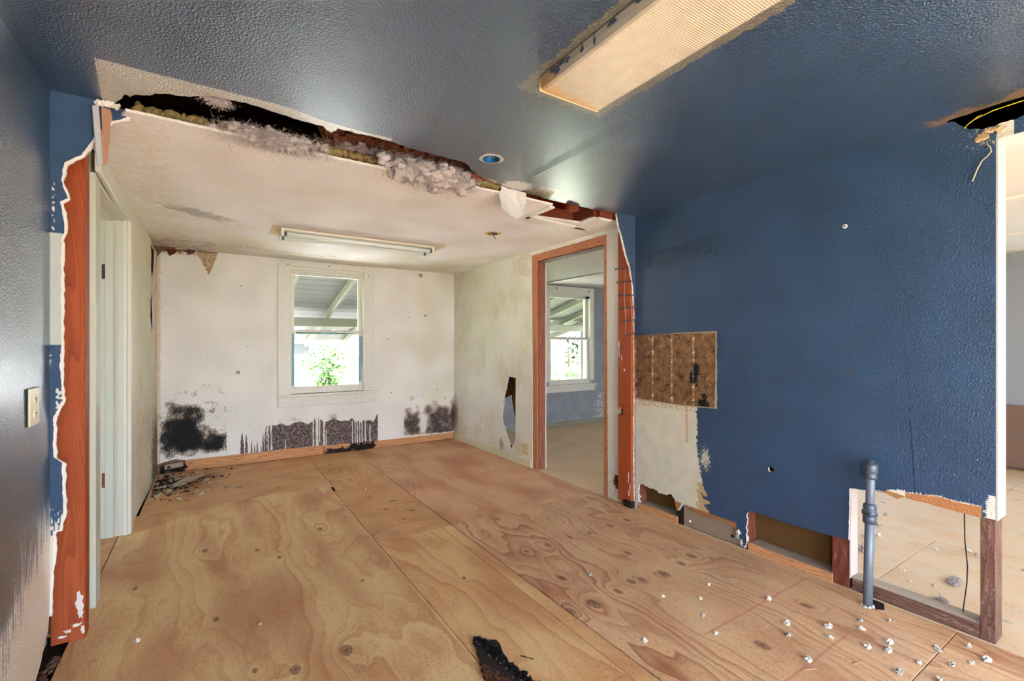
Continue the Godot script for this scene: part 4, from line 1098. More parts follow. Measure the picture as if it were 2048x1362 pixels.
# ------------------------------------------------------------------ outdoors
func leaf_cloud(s: SurfaceTool, spots: Array, size: float):
	for p in spots:
		var d := Vector3(rng.randf() - 0.5, rng.randf() * 0.6 - 0.35, rng.randf() - 0.5).normalized()
		var w := d.cross(Vector3(rng.randf() - 0.5, 1.0, rng.randf() - 0.5)).normalized()
		var l := size * (0.7 + 0.6 * rng.randf())
		var up := d.cross(w).normalized() * l * 0.12
		var tip: Vector3 = p + d * l
		var m: Vector3 = p + d * l * 0.5
		s.set_color(Color(1, 1, 1).darkened(0.35 * rng.randf()))
		face(s, [p, m + w * l * 0.28 + up, tip], [Vector2.ZERO, Vector2(0.5, 0), Vector2(1, 0)], up)
		face(s, [p, m - w * l * 0.28 + up, tip], [Vector2.ZERO, Vector2(0.5, 0), Vector2(1, 0)], up)

func leaf_mat(c: Color) -> StandardMaterial3D:
	var m := mat(c, 0.8, 0.15)
	m.vertex_color_use_as_albedo = true
	m.backlight_enabled = true
	m.backlight = Color(c.r, c.g, c.b) * 0.6
	return m

func build_outdoors():
	var grass := mat(Color(0.33, 0.42, 0.20), 0.9, 0.2)
	struct("ground", span_box(Vector3(-40, -0.8, -60), Vector3(60, -0.6, 30), grass, 0.0))
	struct("ground", span_box(Vector3(-14, -0.62, -5.6), Vector3(20, -0.58, 22), mat(Color(0.44, 0.45, 0.46), 0.9, 0.2), 0.0))  # grey paving added to bounce daylight up through the windows
	struct("ground", span_box(Vector3(-4, -0.62, -9.6), Vector3(8, -0.57, -6.12), mat(Color(0.34, 0.33, 0.31), 0.9, 0.2), 0.0))
	struct("ground", span_box(Vector3(-6, -0.62, -13.5), Vector3(9, -0.575, -9.6), mat(Color(0.80, 0.79, 0.76), 0.9, 0.2), 0.0))  # pale strip added as a reflector, to brighten the kitchen ceiling's sheen
	# covered porch along the back of the house
	var porch := base("porch_roof", Vector3(2.7, 2.30, -6.12))
	tag(porch, "grey boarded porch roof with pale rafters, sloping outside the back windows", "porch roof")
	var dir := Vector3(0, -0.237, -1).normalized()
	var B := Basis(Vector3.RIGHT, dir.cross(Vector3.RIGHT).normalized() * -1.0, -dir)
	B = Basis(Vector3.RIGHT, -atan(0.237))
	var dark := wood(Color(0.21, 0.20, 0.175), Color(0.15, 0.145, 0.125), 61.0)
	var pale := wood(Color(0.36, 0.35, 0.26), Color(0.29, 0.28, 0.21), 63.0)
	var L := 4.15
	for i in 20:
		obj("roof_board", box_mesh(dir * (0.1 + 0.2 * i) + Vector3(0, 0.05, 0), Vector3(9.4, 0.02, 0.194), dark, 0.002, B), porch)
	for i in 14:
		obj("rafter", box_mesh(dir * L / 2.0 + Vector3(-4.6 + 0.706 * i, -0.01, 0), Vector3(0.045, 0.10, L), pale, 0.002, B), porch)
	obj("beam", box_mesh(dir * 2.1 + Vector3(0, -0.12, 0), Vector3(9.4, 0.14, 0.09), pale, 0.003), porch)
	for x in [-4.5, 4.6]:
		obj("post", box_mesh(Vector3(x, -1.8, -2.05), Vector3(0.1, 2.5, 0.1), pale, 0.004), porch)
	# the neighbour's white house behind it
	var house := base("neighbour_house", Vector3(0, -0.6, -12.9))
	tag(house, "white clapboard house close behind the shrub outside the back room window", "house")
	var white := mat(Color(0.86, 0.87, 0.88), 0.6, 0.4)
	for i in 16:
		obj("siding_board", box_mesh(Vector3(0.6, 0.06 + 0.118 * i, 0), Vector3(9.6, 0.124, 0.02), white, 0.002, Basis(Vector3.RIGHT, 0.13)), house)
	obj("wall", span_box(Vector3(-4.2, 0.0, -3.0), Vector3(5.4, 1.95, -0.02), white, 0.0), house)
	obj("eave", span_box(Vector3(-4.6, 1.96, -3.6), Vector3(5.8, 2.3, 0.45), mat(Color(0.40, 0.41, 0.38), 0.8, 0.3), 0.01), house)
	obj("vent", span_box(Vector3(1.45, 1.68, 0.0), Vector3(2.14, 1.94, 0.04), mat(Color(0.30, 0.31, 0.33), 0.7, 0.3), 0.004), house)
	# a garage further off, seen from the next room
	var gar := base("garage", Vector3(15.6, -0.6, -21.0))
	tag(gar, "white garage with a pink gabled roof seen through the next room's window", "garage")
	obj("wall", span_box(Vector3(-3.0, 0.0, -4.0), Vector3(1.7, 1.95, 0.0), white, 0.0), gar)
	var s := new_st()
	var pink := mat(Color(0.72, 0.52, 0.46), 0.8, 0.3)
	face(s, [Vector3(-3.3, 1.95, 0.2), Vector3(2.0, 1.95, 0.2), Vector3(0.4, 3.0, -2.0), Vector3(-2.0, 3.0, -2.0)], [Vector2(0, 0), Vector2(1, 0), Vector2(1, 1), Vector2(0, 1)], Vector3(0, 1, 1))
	face(s, [Vector3(2.0, 1.95, 0.2), Vector3(2.0, 1.95, -4.2), Vector3(0.4, 3.0, -2.0)], [Vector2(0, 0), Vector2(1, 0), Vector2(1, 1)], Vector3(1, 1, 0))
	face(s, [Vector3(-3.3, 1.95, 0.2), Vector3(2.0, 1.95, 0.2), Vector3(2.0, 1.85, 0.2), Vector3(-3.3, 1.85, 0.2)], [Vector2(0, 0), Vector2(1, 0), Vector2(1, 1), Vector2(0, 1)], Vector3(0, 0, 1))
	obj("roof", done(s, pink), gar)
	obj("fascia", span_box(Vector3(-3.3, 1.80, 0.16), Vector3(2.0, 1.95, 0.24), white, 0.01), gar)
	var h2 := base("neighbour_house", Vector3(18.2, -0.6, -20.0))
	tag(h2, "white sided house at the edge of the next room's window view", "house")
	for i in 22:
		obj("siding_board", box_mesh(Vector3(0.6, 0.1 + 0.13 * i, 0), Vector3(2.6, 0.136, 0.02), white, 0.002, Basis(Vector3.RIGHT, 0.13)), h2)
	s = new_st()
	face(s, [Vector3(-1.0, 2.4, 0.2), Vector3(3.0, 4.6, 0.2), Vector3(3.0, 4.6, -5.0), Vector3(-1.0, 2.4, -5.0)], [Vector2(0, 0), Vector2(1, 0), Vector2(1, 1), Vector2(0, 1)], Vector3(-1, 1, 0))
	face(s, [Vector3(-1.0, 2.4, 0.2), Vector3(3.0, 4.6, 0.2), Vector3(3.0, 4.4, 0.2), Vector3(-0.8, 2.3, 0.2)], [Vector2(0, 0), Vector2(1, 0), Vector2(1, 1), Vector2(0, 1)], Vector3(0, 0, 1))
	obj("roof", done(s, M.board_grey), h2)
	# greenery
	var g1 := leaf_mat(Color(0.20, 0.37, 0.13))
	var g2 := leaf_mat(Color(0.25, 0.34, 0.08))
	var shrub := base("shrub", Vector3(2.3, -0.6, -11.5))
	tag(shrub, "leafy green shrub with arching shoots outside the back room window", "shrub")
	var stems := new_st(false)
	var spots := []
	for i in 44:
		var a := TAU * i / 44.0 + rng.randf()
		var lean := 0.12 + 0.55 * rng.randf()
		var top := 1.95 - 0.95 * lean * rng.randf() - 0.5 * lean
		var pts := []
		for k in 7:
			var f := k / 6.0
			pts.append(Vector3(cos(a) * lean * f * f, top * f, sin(a) * lean * f * f))
			if k > 1:
				for q in 16: spots.append(pts[k] + Vector3(rng.randf() - 0.5, rng.randf() - 0.5, rng.randf() - 0.5) * 0.2)
		tube(stems, pts, 0.006, 5)
	obj("stem", done(stems, leaf_mat(Color(0.36, 0.40, 0.20))), shrub)
	var lv := new_st()
	leaf_cloud(lv, spots, 0.075)
	tag(obj("foliage", done(lv, g1), shrub), "", "", "", "stuff")
	var hedge := [
		["low yellow-green hedge under the back room window view", Vector3(2.4, -0.6, -10.75), Vector3(2.8, 1.16, 0.3), g2, 1400, 0.07],
		["dense green hedge under the next room's window view", Vector3(8.9, -0.6, -11.2), Vector3(3.4, 1.42, 0.7), leaf_mat(Color(0.15, 0.28, 0.12)), 2600, 0.07],
		["tall leafy bush standing at the left of the next room's window view", Vector3(7.15, -0.6, -10.35), Vector3(0.9, 2.05, 0.4), g1, 900, 0.11],
		["feathery bush rising above the hedge in the next room's window view", Vector3(9.6, -0.6, -12.6), Vector3(1.0, 2.0, 0.5), leaf_mat(Color(0.17, 0.30, 0.15)), 500, 0.07],
		["dark tree crown showing over the garage roof in the next room's window view", Vector3(26.0, -0.6, -31.0), Vector3(9.0, 6.0, 3.0), leaf_mat(Color(0.10, 0.17, 0.10)), 2500, 0.4]]
	for q in hedge:
		var o := base("shrub" if q[2].y < 3.0 else "tree", q[1])
		tag(o, q[0], "hedge" if "hedge" in q[0] else ("tree" if "tree" in q[0] else "bush"))
		lv = new_st()
		spots = []
		for i in int(q[4]):
			var p := Vector3(rng.randf() - 0.5, rng.randf(), rng.randf() - 0.5)
			var env := 0.86 + 0.14 * nz.get_noise_2d(p.x * 9.0, p.z * 5.0)
			if q[2].y > 1.5: env *= 1.0 - 1.2 * p.x * p.x
			spots.append(Vector3(p.x * q[2].x, pow(p.y, 0.6) * q[2].y * env, p.z * q[2].z))
		leaf_cloud(lv, spots, q[5])
		tag(obj("foliage", done(lv, q[3]), o), "", "", "", "stuff")
		stems = new_st(false)
		for i in 7:
			var x: float = (i / 6.0 - 0.5) * q[2].x * 0.8
			tube(stems, [Vector3(x, 0, 0), Vector3(x * 1.05, q[2].y * 0.7, 0.05)], 0.012 * q[2].y, 5)
		obj("stem", done(stems, M.old), o)

# ------------------------------------------------------------------ bared framing
func build_framing():
	# stud at the left end of the removed partition
	var sl := base("stud", Vector3(-0.53, 0, -2.86))
	tag(sl, "tall reddish-brown wooden stud bared at the left beside the peeling blue wall", "stud")
	var s := new_st()
	cbox(s, Vector3(0.0, 1.16, 0.0), Vector3(0.115, 2.32, 0.08), 0.004)
	obj("body", done(s, M.stud), sl)
	for p in [[0.038, 0.17, 0.012, 0.035], [0.042, 0.12, 0.008, 0.02], [0.03, 0.07, 0.012, 0.008], [0.0, 0.05, 0.01, 0.006], [0.05, 0.04, 0.006, 0.014], [-0.02, 0.03, 0.012, 0.005]]:
		s = new_st()
		lump(s, Vector3(p[0], p[1], 0.0405), Vector3(p[2], p[3], 0.0018), p[1] * 40.0, 0.8, 2.5, 10, 6)
		tag(obj("paint_smear", done(s, M.gypsum), sl), "smear of white paint")
	# its twin at the right
	var sr := base("stud", Vector3(2.886, 0, -2.706))
	tag(sr, "reddish-brown wooden stud bared at the right between white wall and tin panel", "stud")
	s = new_st()
	cbox(s, Vector3(0.0, 0.394, 0.0), Vector3(0.045, 0.712, 0.148), 0.004)
	cbox(s, Vector3(0.0, 1.545, 0.0), Vector3(0.045, 1.50, 0.148), 0.004)
	cbox(s, Vector3(0.0, 0.7725, 0.027), Vector3(0.045, 0.05, 0.094), 0.004)
	obj("body", done(s, M.stud), sr)
	s = new_st()
	cbox(s, Vector3(-0.004, 0.03, 0.035), Vector3(0.05, 0.06, 0.085), 0.006)
	obj("foot", done(s, M.rot), sr)
	for p in [[1.30, -0.06, 0.05], [1.22, -0.03, 0.025], [0.25, 0.045, 0.04], [0.17, 0.06, 0.03], [1.12, 0.0, 0.01], [0.80, -0.05, 0.008], [0.12, 0.05, 0.02]]:
		s = new_st()
		lump(s, Vector3(-0.0225, p[0], p[1]), Vector3(0.0018, p[2], 0.006), p[0] * 30.0, 0.8, 2.5, 8, 6)
		tag(obj("paint_smear", done(s, M.gypsum), sr), "smear of white paint")
	# rusty rods across it
	for q in [[2.842, 1.965, 2.645, 1.942], [2.826, 1.853, 2.66, 1.843], [2.809, 1.738, 2.64, 1.731], [2.798, 1.631, 2.62, 1.631], [2.782, 1.525, 2.61, 1.531], [2.744, 1.407, 2.552, 1.439]]:
		var i := int(round((1.965 - q[1]) / 0.11))
		var rods := ["topmost thin steel rod bridging white wall and torn blue edge", "second steel rod from the top beside the torn blue edge", "third steel rod from the top across the right stud", "fourth steel rod from the top across the right stud", "fifth steel rod from the top across the right stud", "lowest, slanting steel rod just above the tin panel"]
		var a := Vector3(2.852, q[1] - 0.004, -q[0] + 0.05)
		var b := Vector3(2.858, q[3] - 0.002, -q[2] + 0.045)
		var o := base("steel_rod", a)
		tag(o, rods[mini(i, 5)], "rod", "steel rods across the right stud")
		obj("shank", tube_mesh([Vector3.ZERO, (b - a) * 0.5, b - a], 0.0042, M.steel, 6), o)
		if i < 3: obj("head", tube_mesh([Vector3(0, 0, -0.004), Vector3(0, -0.001, 0.012)], 0.0075, M.steel, 8), o)
	for w in [[[2.68, 1.95], [2.69, 1.72], [2.675, 1.50], [2.68, 1.42]], [[2.63, 1.72], [2.612, 1.6], [2.60, 1.50], [2.592, 1.46]]]:
		var pts := []
		for q in w: pts.append(Vector3(2.846, q[1], -q[0]))
		tag(obj("tie_wire", tube_mesh(pts, 0.0016, M.wire_grey, 5)), "thin wire hanging among the steel rods down the right stud" if w[0][1] > 1.8 else "thin wire hanging just in front of the torn blue edge", "wire")

	# kitchen side of the right wall: plates and studs behind the broken plaster
	var fr := base("frame_right")
	tag(fr, "", "", "", "structure")
	obj("sole_plate", span_box(Vector3(2.921, 0.0, -1.11), Vector3(3.016, 0.065, -0.608), M.old), fr)
	obj("plate_top", span_box(Vector3(2.923, 0.064, -1.11), Vector3(3.014, 0.067, -0.61), M.plate_dusty, 0.0), fr)
	obj("sole_plate", span_box(Vector3(2.910, 0.0, -1.685), Vector3(3.016, 0.052, -1.20), M.plate), fr)
	obj("plate_top", span_box(Vector3(2.913, 0.051, -1.68), Vector3(3.014, 0.054, -1.21), M.plate_dusty, 0.0), fr)
	obj("sole_plate", span_box(Vector3(2.908, 0.0, -2.60), Vector3(3.016, 0.050, -2.225), M.plate), fr)
	obj("plate_top", span_box(Vector3(2.912, 0.049, -2.60), Vector3(3.014, 0.052, -2.23), M.plate_dusty, 0.0), fr)
	obj("stud", span_box(Vector3(2.919, 0.0, -0.608), Vector3(3.028, 2.22, -0.559), M.old), fr)
	obj("stud", span_box(Vector3(2.921, 0.0, -1.205), Vector3(3.016, 2.3, -1.122), M.old_red), fr)
	obj("stud_lining", span_box(Vector3(2.919, 0.06, -1.122), Vector3(3.008, 0.575, -1.114), M.chalky), fr)
	obj("stud", span_box(Vector3(2.921, 0.0, -1.735), Vector3(3.016, 2.3, -1.688), M.old_red), fr)
	obj("stud", span_box(Vector3(2.921, 0.0, -2.235), Vector3(3.016, 2.3, -2.185), M.rot), fr)
	obj("stud", span_box(Vector3(2.921, 0.0, -2.63), Vector3(3.016, 2.3, -2.598), M.jamb), fr)
	var bp := struct("backing_board", slab(Vector3(2.924, 0, 0), Vector3(0, 0, -1), Vector3.UP, Vector3.LEFT, rect(1.742, 0.008, 2.178, 0.30), [circle2(1.80, 0.052, 0.012, 14)], 0.008, Rect2(0, 0, 1, 1), M.board_grey))
	bp.name = "trim_4"
	obj("knockout", tube_mesh([Vector3(2.926, 0.048, -2.124), Vector3(2.919, 0.048, -2.124)], 0.0085, M.enamel, 12), bp)
	# stripped door frame in the back room's right wall
	var d := base("door_1")
	tag(d, "", "", "", "structure")
	obj("jack_stud", span_box(Vector3(2.912, 0.0, -4.08), Vector3(3.02, 2.215, -3.993), M.stud_pale), d)
	obj("jack_stud", span_box(Vector3(2.912, 0.0, -2.996), Vector3(3.02, 2.215, -2.935), M.stud_pale), d)
	obj("header", span_box(Vector3(2.912, 2.215, -4.10), Vector3(3.02, 2.30, -2.93), M.stud_pale), d)
	obj("jamb_board", span_box(Vector3(2.925, 0.0, -3.994), Vector3(3.024, 2.21, -3.986), M.jamb, 0.001), d)
	obj("jamb_board", span_box(Vector3(2.925, 2.205, -3.99), Vector3(3.024, 2.214, -3.0), M.old, 0.001), d)
	obj("plaster_edge", span_box(Vector3(3.018, 0.0, -3.996), Vector3(3.031, 2.215, -3.982), M.gypsum, 0.003), d)
	var nails := new_st(false)
	for i in 9:
		for u in [4.045, 2.972]:
			lathe(nails, Vector3(2.912, 0.16 + 0.235 * i + 0.03 * rng.randf(), -u), [Vector2(0.0, 0.002), Vector2(0.006, 0.001), Vector2(0.007, -0.001)], 8, Basis(Vector3.BACK, PI / 2))
	for i in 7:
		lathe(nails, Vector3(2.912, 2.25 + 0.03 * (i % 2), -3.05 - 0.16 * i), [Vector2(0.0, 0.002), Vector2(0.006, 0.001), Vector2(0.007, -0.001)], 8, Basis(Vector3.BACK, PI / 2))
	obj("nail_head", done(nails, M.screw), d)
	obj("stud", span_box(Vector3(2.921, 0.1, -4.42), Vector3(3.016, 2.3, -4.372), M.jamb), d)
	struct("baseboard_right", span_box(Vector3(2.894, 0.0, -5.95), Vector3(2.907, 0.075, -4.09), M.base_ivory))
	# left doorway of the back room: casings proud of the wall, far jamb, head
	var dl := base("door_2")
	tag(dl, "", "", "", "structure")
	var lx := func(u: float, dx := 0.0) -> float: return -0.5723 + 0.0203 * u + dx
	var Bl := Basis(Vector3.UP, 0.0203)
	obj("casing", box_mesh(Vector3(lx.call(3.18, 0.012), 1.10, -3.18), Vector3(0.026, 2.20, 0.135), M.grey_trim, 0.004, Bl), dl)
	obj("casing", box_mesh(Vector3(lx.call(4.26, 0.012), 1.10, -4.26), Vector3(0.026, 2.20, 0.125), M.white_paint, 0.004, Bl), dl)
	obj("casing", box_mesh(Vector3(lx.call(3.715, 0.012), 2.262, -3.715), Vector3(0.026, 0.118, 1.22), M.white_paint, 0.004, Bl), dl)
	obj("jamb", span_box(Vector3(-0.73, 0.0, -4.225), Vector3(lx.call(4.2, 0.004), 2.20, -4.195), M.grey_trim), dl)
	obj("stop", span_box(Vector3(-0.60, 0.0, -4.196), Vector3(-0.555, 2.185, -4.183), M.grey_trim, 0.003), dl)
	obj("head_jamb", span_box(Vector3(-0.73, 2.19, -4.2), Vector3(lx.call(3.7, 0.0), 2.215, -3.24), M.white_paint), dl)
	obj("stop", span_box(Vector3(-0.60, 2.178, -4.18), Vector3(-0.555, 2.191, -3.24), M.white_paint, 0.003), dl)
	obj("jamb", span_box(Vector3(-0.73, 0.0, -3.225), Vector3(lx.call(3.2, 0.0), 2.20, -3.20), M.grey_trim), dl)
	for y in [1.83, 0.40]:
		tag(obj("hinge", span_box(Vector3(-0.618, y - 0.05, -4.196), Vector3(-0.602, y + 0.05, -4.19), M.screw if y > 1.0 else M.old_red, 0.002), dl), "dark hinge" if y > 1.0 else "rusty hinge")
	obj("backing", span_box(Vector3(-0.66, 0.0, -5.98), Vector3(-0.62, 2.33, -4.45), M.attic, 0.0), dl)  # added unseen sheet that keeps the wall crack dark, hiding the bright room
	# base plates laid bare along the back wall
	var bp2 := base("trim_5")
	tag(bp2, "", "", "", "structure")
	obj("plate_piece", span_box(Vector3(-0.215, 0.0, ZB - 0.012), Vector3(1.16, 0.112, ZB + 0.004), M.plate), bp2)
	obj("plate_piece", span_box(Vector3(1.17, 0.03, ZB - 0.012), Vector3(1.47, 0.10, ZB + 0.002), M.plate), bp2)
	obj("plate_piece", span_box(Vector3(1.775, 0.0, ZB - 0.012), Vector3(2.9, 0.088, ZB + 0.004), M.plate), bp2)
	s = new_st()
	for i in 16:
		lump(s, Vector3(1.22 + 0.036 * i, 0.025 + 0.03 * rng.randf(), ZB - 0.004), Vector3(0.03, 0.03, 0.012), i * 5.0, 0.9, 2.2, 9, 6)
	tag(obj("rotten_stretch", done(s, M.rot), bp2), "black rotten stretch")
	s = new_st()
	cbox(s, Vector3(-0.31, 0.075, ZB + 0.03), Vector3(0.16, 0.05, 0.03), 0.006, Basis(Vector3.BACK, 0.1))
	tag(obj("broken_piece", done(s, M.plate_dusty), bp2), "broken grey piece")
	s = new_st()
	for i in 7:
		lump(s, Vector3(-0.40 + 0.028 * i, 0.03 + 0.03 * rng.randf(), ZB + 0.02), Vector3(0.025, 0.028, 0.02), i * 7.0, 0.9, 2.2, 9, 6)
	tag(obj("rotten_stretch", done(s, M.rot), bp2), "black rotten stretch")

# ------------------------------------------------------------------ attic
func fluff(s: SurfaceTool, c: Vector3, r: Vector3, n: int, sd: int, big := 1.0):
	for i in n:
		var p := c + Vector3(rng.randfn(0, 0.5) * r.x, rng.randfn(0, 0.45) * r.y, rng.randfn(0, 0.45) * r.z)
		var q := minf(r.y, r.x) * (0.10 + 0.20 * rng.randf()) * big
		lump(s, p, Vector3(q * 1.3, q, q), sd + i * 3.1, 0.6, 3.0, 8, 6)

func strands(s: SurfaceTool, c: Vector3, r: Vector3, n: int, l: float, w := 0.0012):
	for i in n:
		var p := c + Vector3(rng.randfn(0, 0.5) * r.x, rng.randfn(0, 0.5) * r.y, rng.randfn(0, 0.5) * r.z)
		var d := Vector3(rng.randfn(0, 1), rng.randfn(-0.5, 0.8), rng.randfn(0, 1)).normalized()
		var bend := Vector3(rng.randfn(0, 1), rng.randfn(-0.3, 1), rng.randfn(0, 1)).normalized()
		var side := d.cross(bend).normalized() * w
		var ll := l * (0.4 + rng.randf())
		var a := p
		for k in 3:
			var b := a + (d + bend * 0.45 * k) * ll / 3.0
			face(s, [a - side, a + side, b + side * 0.7, b - side * 0.7], [Vector2.ZERO, Vector2.ZERO, Vector2.ZERO, Vector2.ZERO], Vector3.BACK)
			a = b

func build_attic():
	var fr := base("frame_attic")
	tag(fr, "", "", "", "structure")
	obj("joist", span_box(Vector3(0.55, 2.42, -2.86), Vector3(2.06, 2.60, -2.82), M.joist), fr)
	obj("joist", span_box(Vector3(1.22, 2.385, -2.70), Vector3(1.66, 2.42, -2.61), M.stud), fr)
	obj("header", span_box(Vector3(2.56, 2.335, -2.72), Vector3(2.90, 2.42, -2.675), M.joist), fr)
	obj("block", box_mesh(Vector3(2.30, 2.375, -2.70), Vector3(0.10, 0.075, 0.04), M.joist, 0.003, Basis(Vector3.BACK, 0.12)), fr)
	obj("joist", span_box(Vector3(2.53, 2.345, -3.2), Vector3(2.57, 2.50, -2.72), M.joist), fr)
	obj("deck", span_box(Vector3(2.05, 2.46, -3.3), Vector3(2.6, 2.48, -2.66), mat(Color(0.42, 0.10, 0.06), 0.8, 0.2), 0.0), fr)
	obj("joist", span_box(Vector3(2.10, 2.345, -3.0), Vector3(2.55, 2.44, -2.96), M.joist), fr)
	# edge of the insulation on top of the back room's ceiling
	var ins := base("insulation_batt", Vector3(0.6, BH + 0.03, -2.62))
	tag(ins, "matted brown and yellow insulation along the long ceiling gap above the back room", "insulation")
	var s := new_st(false)
	for i in 74:
		var x := -0.86 + 1.92 * i / 74.0 + 0.01 * rng.randf()
		if x > -0.60 and x < -0.555: continue
		lump(s, Vector3(x, 0.014 + 0.006 * rng.randf(), -0.02 - 0.02 * rng.randf()), Vector3(0.026, 0.018 + 0.008 * rng.randf(), 0.045), i * 2.3, 0.55, 2.6, 9, 7)
	tag(obj("lower_layer", done(s, M.insul_yellow), ins), "yellow-brown matted edge")
	s = new_st()
	for i in 130:
		var x := -0.06 + 1.12 * i / 130.0
		lump(s, Vector3(x, 0.06 + 0.10 * rng.randf(), -0.09 - 0.05 * rng.randf()), Vector3(0.04, 0.035, 0.05), i * 3.7, 0.7, 2.4, 9, 7)
	tag(obj("upper_layer", done(s, M.insul_brown), ins), "rusty brown upper layer")
	s = new_st()
	for i in 36:
		lump(s, Vector3(0.0 + 0.95 * rng.randf(), 0.05 + 0.035 * rng.randf(), -0.045 - 0.02 * rng.randf()), Vector3(0.04, 0.022, 0.03), i * 5.7, 0.7, 2.4, 9, 7)
	strands(s, Vector3(0.45, 0.055, 0.0), Vector3(0.5, 0.02, 0.03), 5000, 0.020, 0.0006)
	tag(obj("fleece", done(s, mat(Color(0.60, 0.53, 0.52), 1.0, 0.1)), ins), "greyish pink fleece", "", "", "stuff")
	# two tufts that hang out
	var k := 0
	for q in [[Vector3(0.26, 2.355, -2.60), Vector3(0.22, 0.035, 0.045), "left tuft of whitish insulation drooping from the ceiling gap"], [Vector3(1.13, 2.345, -2.585), Vector3(0.24, 0.06, 0.05), "larger right tuft of whitish insulation spilling below the ceiling gap"]]:
		var o := base("insulation_tuft", q[0])
		tag(o, q[2], "insulation")
		s = new_st(false)
		fluff(s, Vector3.ZERO, q[1], 220, 31 + 100 * k, 1.8)
		obj("fleece", done(s, M.insul), o)
		s = new_st()
		strands(s, Vector3(0, -0.003, 0.0), q[1] * Vector3(1.0, 1.1, 1.25), 13000, 0.020, 0.0006)
		tag(obj("fibres", done(s, M.insul), o), "", "", "", "stuff")
		for i in 14:
			s = new_st()
			var p := Vector3(rng.randfn(0, 0.45) * q[1].x, -q[1].y * 0.6, rng.randf() * 0.03)
			var e := p + Vector3(0.015 * rng.randfn(0, 1), -0.02 - 0.035 * rng.randf(), 0.0)
			tube(s, [p, (p + e) / 2.0 + Vector3(0.006, 0, 0), e], 0.003 + 0.002 * rng.randf(), 5)
			obj("wisp", done(s, M.insul), o)
		k += 1
	# a wisp caught on the kitchen side of the gap
	s = new_st()
	fluff(s, Vector3.ZERO, Vector3(0.05, 0.02, 0.02), 90, 77)
	strands(s, Vector3(0.01, -0.008, 0), Vector3(0.05, 0.015, 0.02), 900, 0.014, 0.0006)
	tag(obj("insulation_tuft", done(s, M.insul), null, Vector3(0.02, KH + 0.01, -2.36)), "small white wisp of insulation caught on the dark ceiling gap's upper edge", "insulation")
	# limp sheet hanging from the ceiling edge
	s = new_st(false)
	var g := []
	for j in 13:
		var row := []
		for i in 12:
			var a := i / 11.0
			var b := j / 12.0
			var len := 0.19 * (0.62 + 0.42 * sin(a * 2.6 + 0.35) + 0.1 * nz.get_noise_2d(a * 6.0, 3.0))
			row.append(Vector3(1.60 + 0.22 * a - 0.02 * b + 0.012 * nz.get_noise_2d(b * 3.0, a), KH - 0.004 - len * b, -2.595 - 0.02 * a + 0.012 * nz.get_noise_2d(a * 3.0, b * 2.0) + 0.03 * b * b))
		g.append(row)
	for j in 12:
		for i in 11:
			face(s, [g[j][i], g[j][i + 1], g[j + 1][i + 1], g[j + 1][i]], [Vector2(0, 0), Vector2(0.1, 0), Vector2(0.1, 0.1), Vector2(0, 0.1)], Vector3.BACK)
	var sheet := mat(Color(0.76, 0.75, 0.73), 0.6, 0.4)
	sheet.backlight_enabled = true
	sheet.backlight = Color(0.3, 0.3, 0.3)
	tag(obj("torn_sheet", done(s, sheet)), "limp torn white sheet hanging from the kitchen ceiling's edge near the hatch", "sheet")
	# strip of plasterboard left hanging at the left
	var h := base("plaster_strip", Vector3(-0.384, KH - 0.035, -2.60))
	tag(h, "narrow strip of torn plasterboard dangling over the left stud", "strip")
	s = new_st()
	cbox(s, Vector3(-0.012, -0.125, 0.0), Vector3(0.022, 0.25, 0.012), 0.003, Basis(Vector3.BACK, 0.06))
	obj("core", done(s, mat(Color(0.66, 0.66, 0.66), 0.9, 0.2)), h)
	s = new_st()
	face(s, [Vector3(0.0, 0.0, 0.004), Vector3(0.028, 0.0, -0.012), Vector3(0.034, -0.03, -0.012), Vector3(0.028, -0.06, -0.012), Vector3(0.026, -0.14, -0.008), Vector3(0.018, -0.24, 0.0), Vector3(0.006, -0.25, 0.004)], [Vector2.ZERO, Vector2.ZERO, Vector2.ZERO, Vector2.ZERO, Vector2.ZERO, Vector2.ZERO, Vector2.ZERO], Vector3.BACK)
	tag(obj("facing_paper", done(s, mat(Color(0.62, 0.47, 0.38), 0.9, 0.2)), h), "torn tan paper")
	s = new_st()
	for i in 5: lump(s, Vector3(-0.01 + 0.015 * i, 0.012 + 0.008 * rng.randf(), 0.0), Vector3(0.012, 0.012, 0.01), i * 3.0, 0.7, 2.0, 8, 6)
	obj("crumbled_top", done(s, M.gypsum), h)

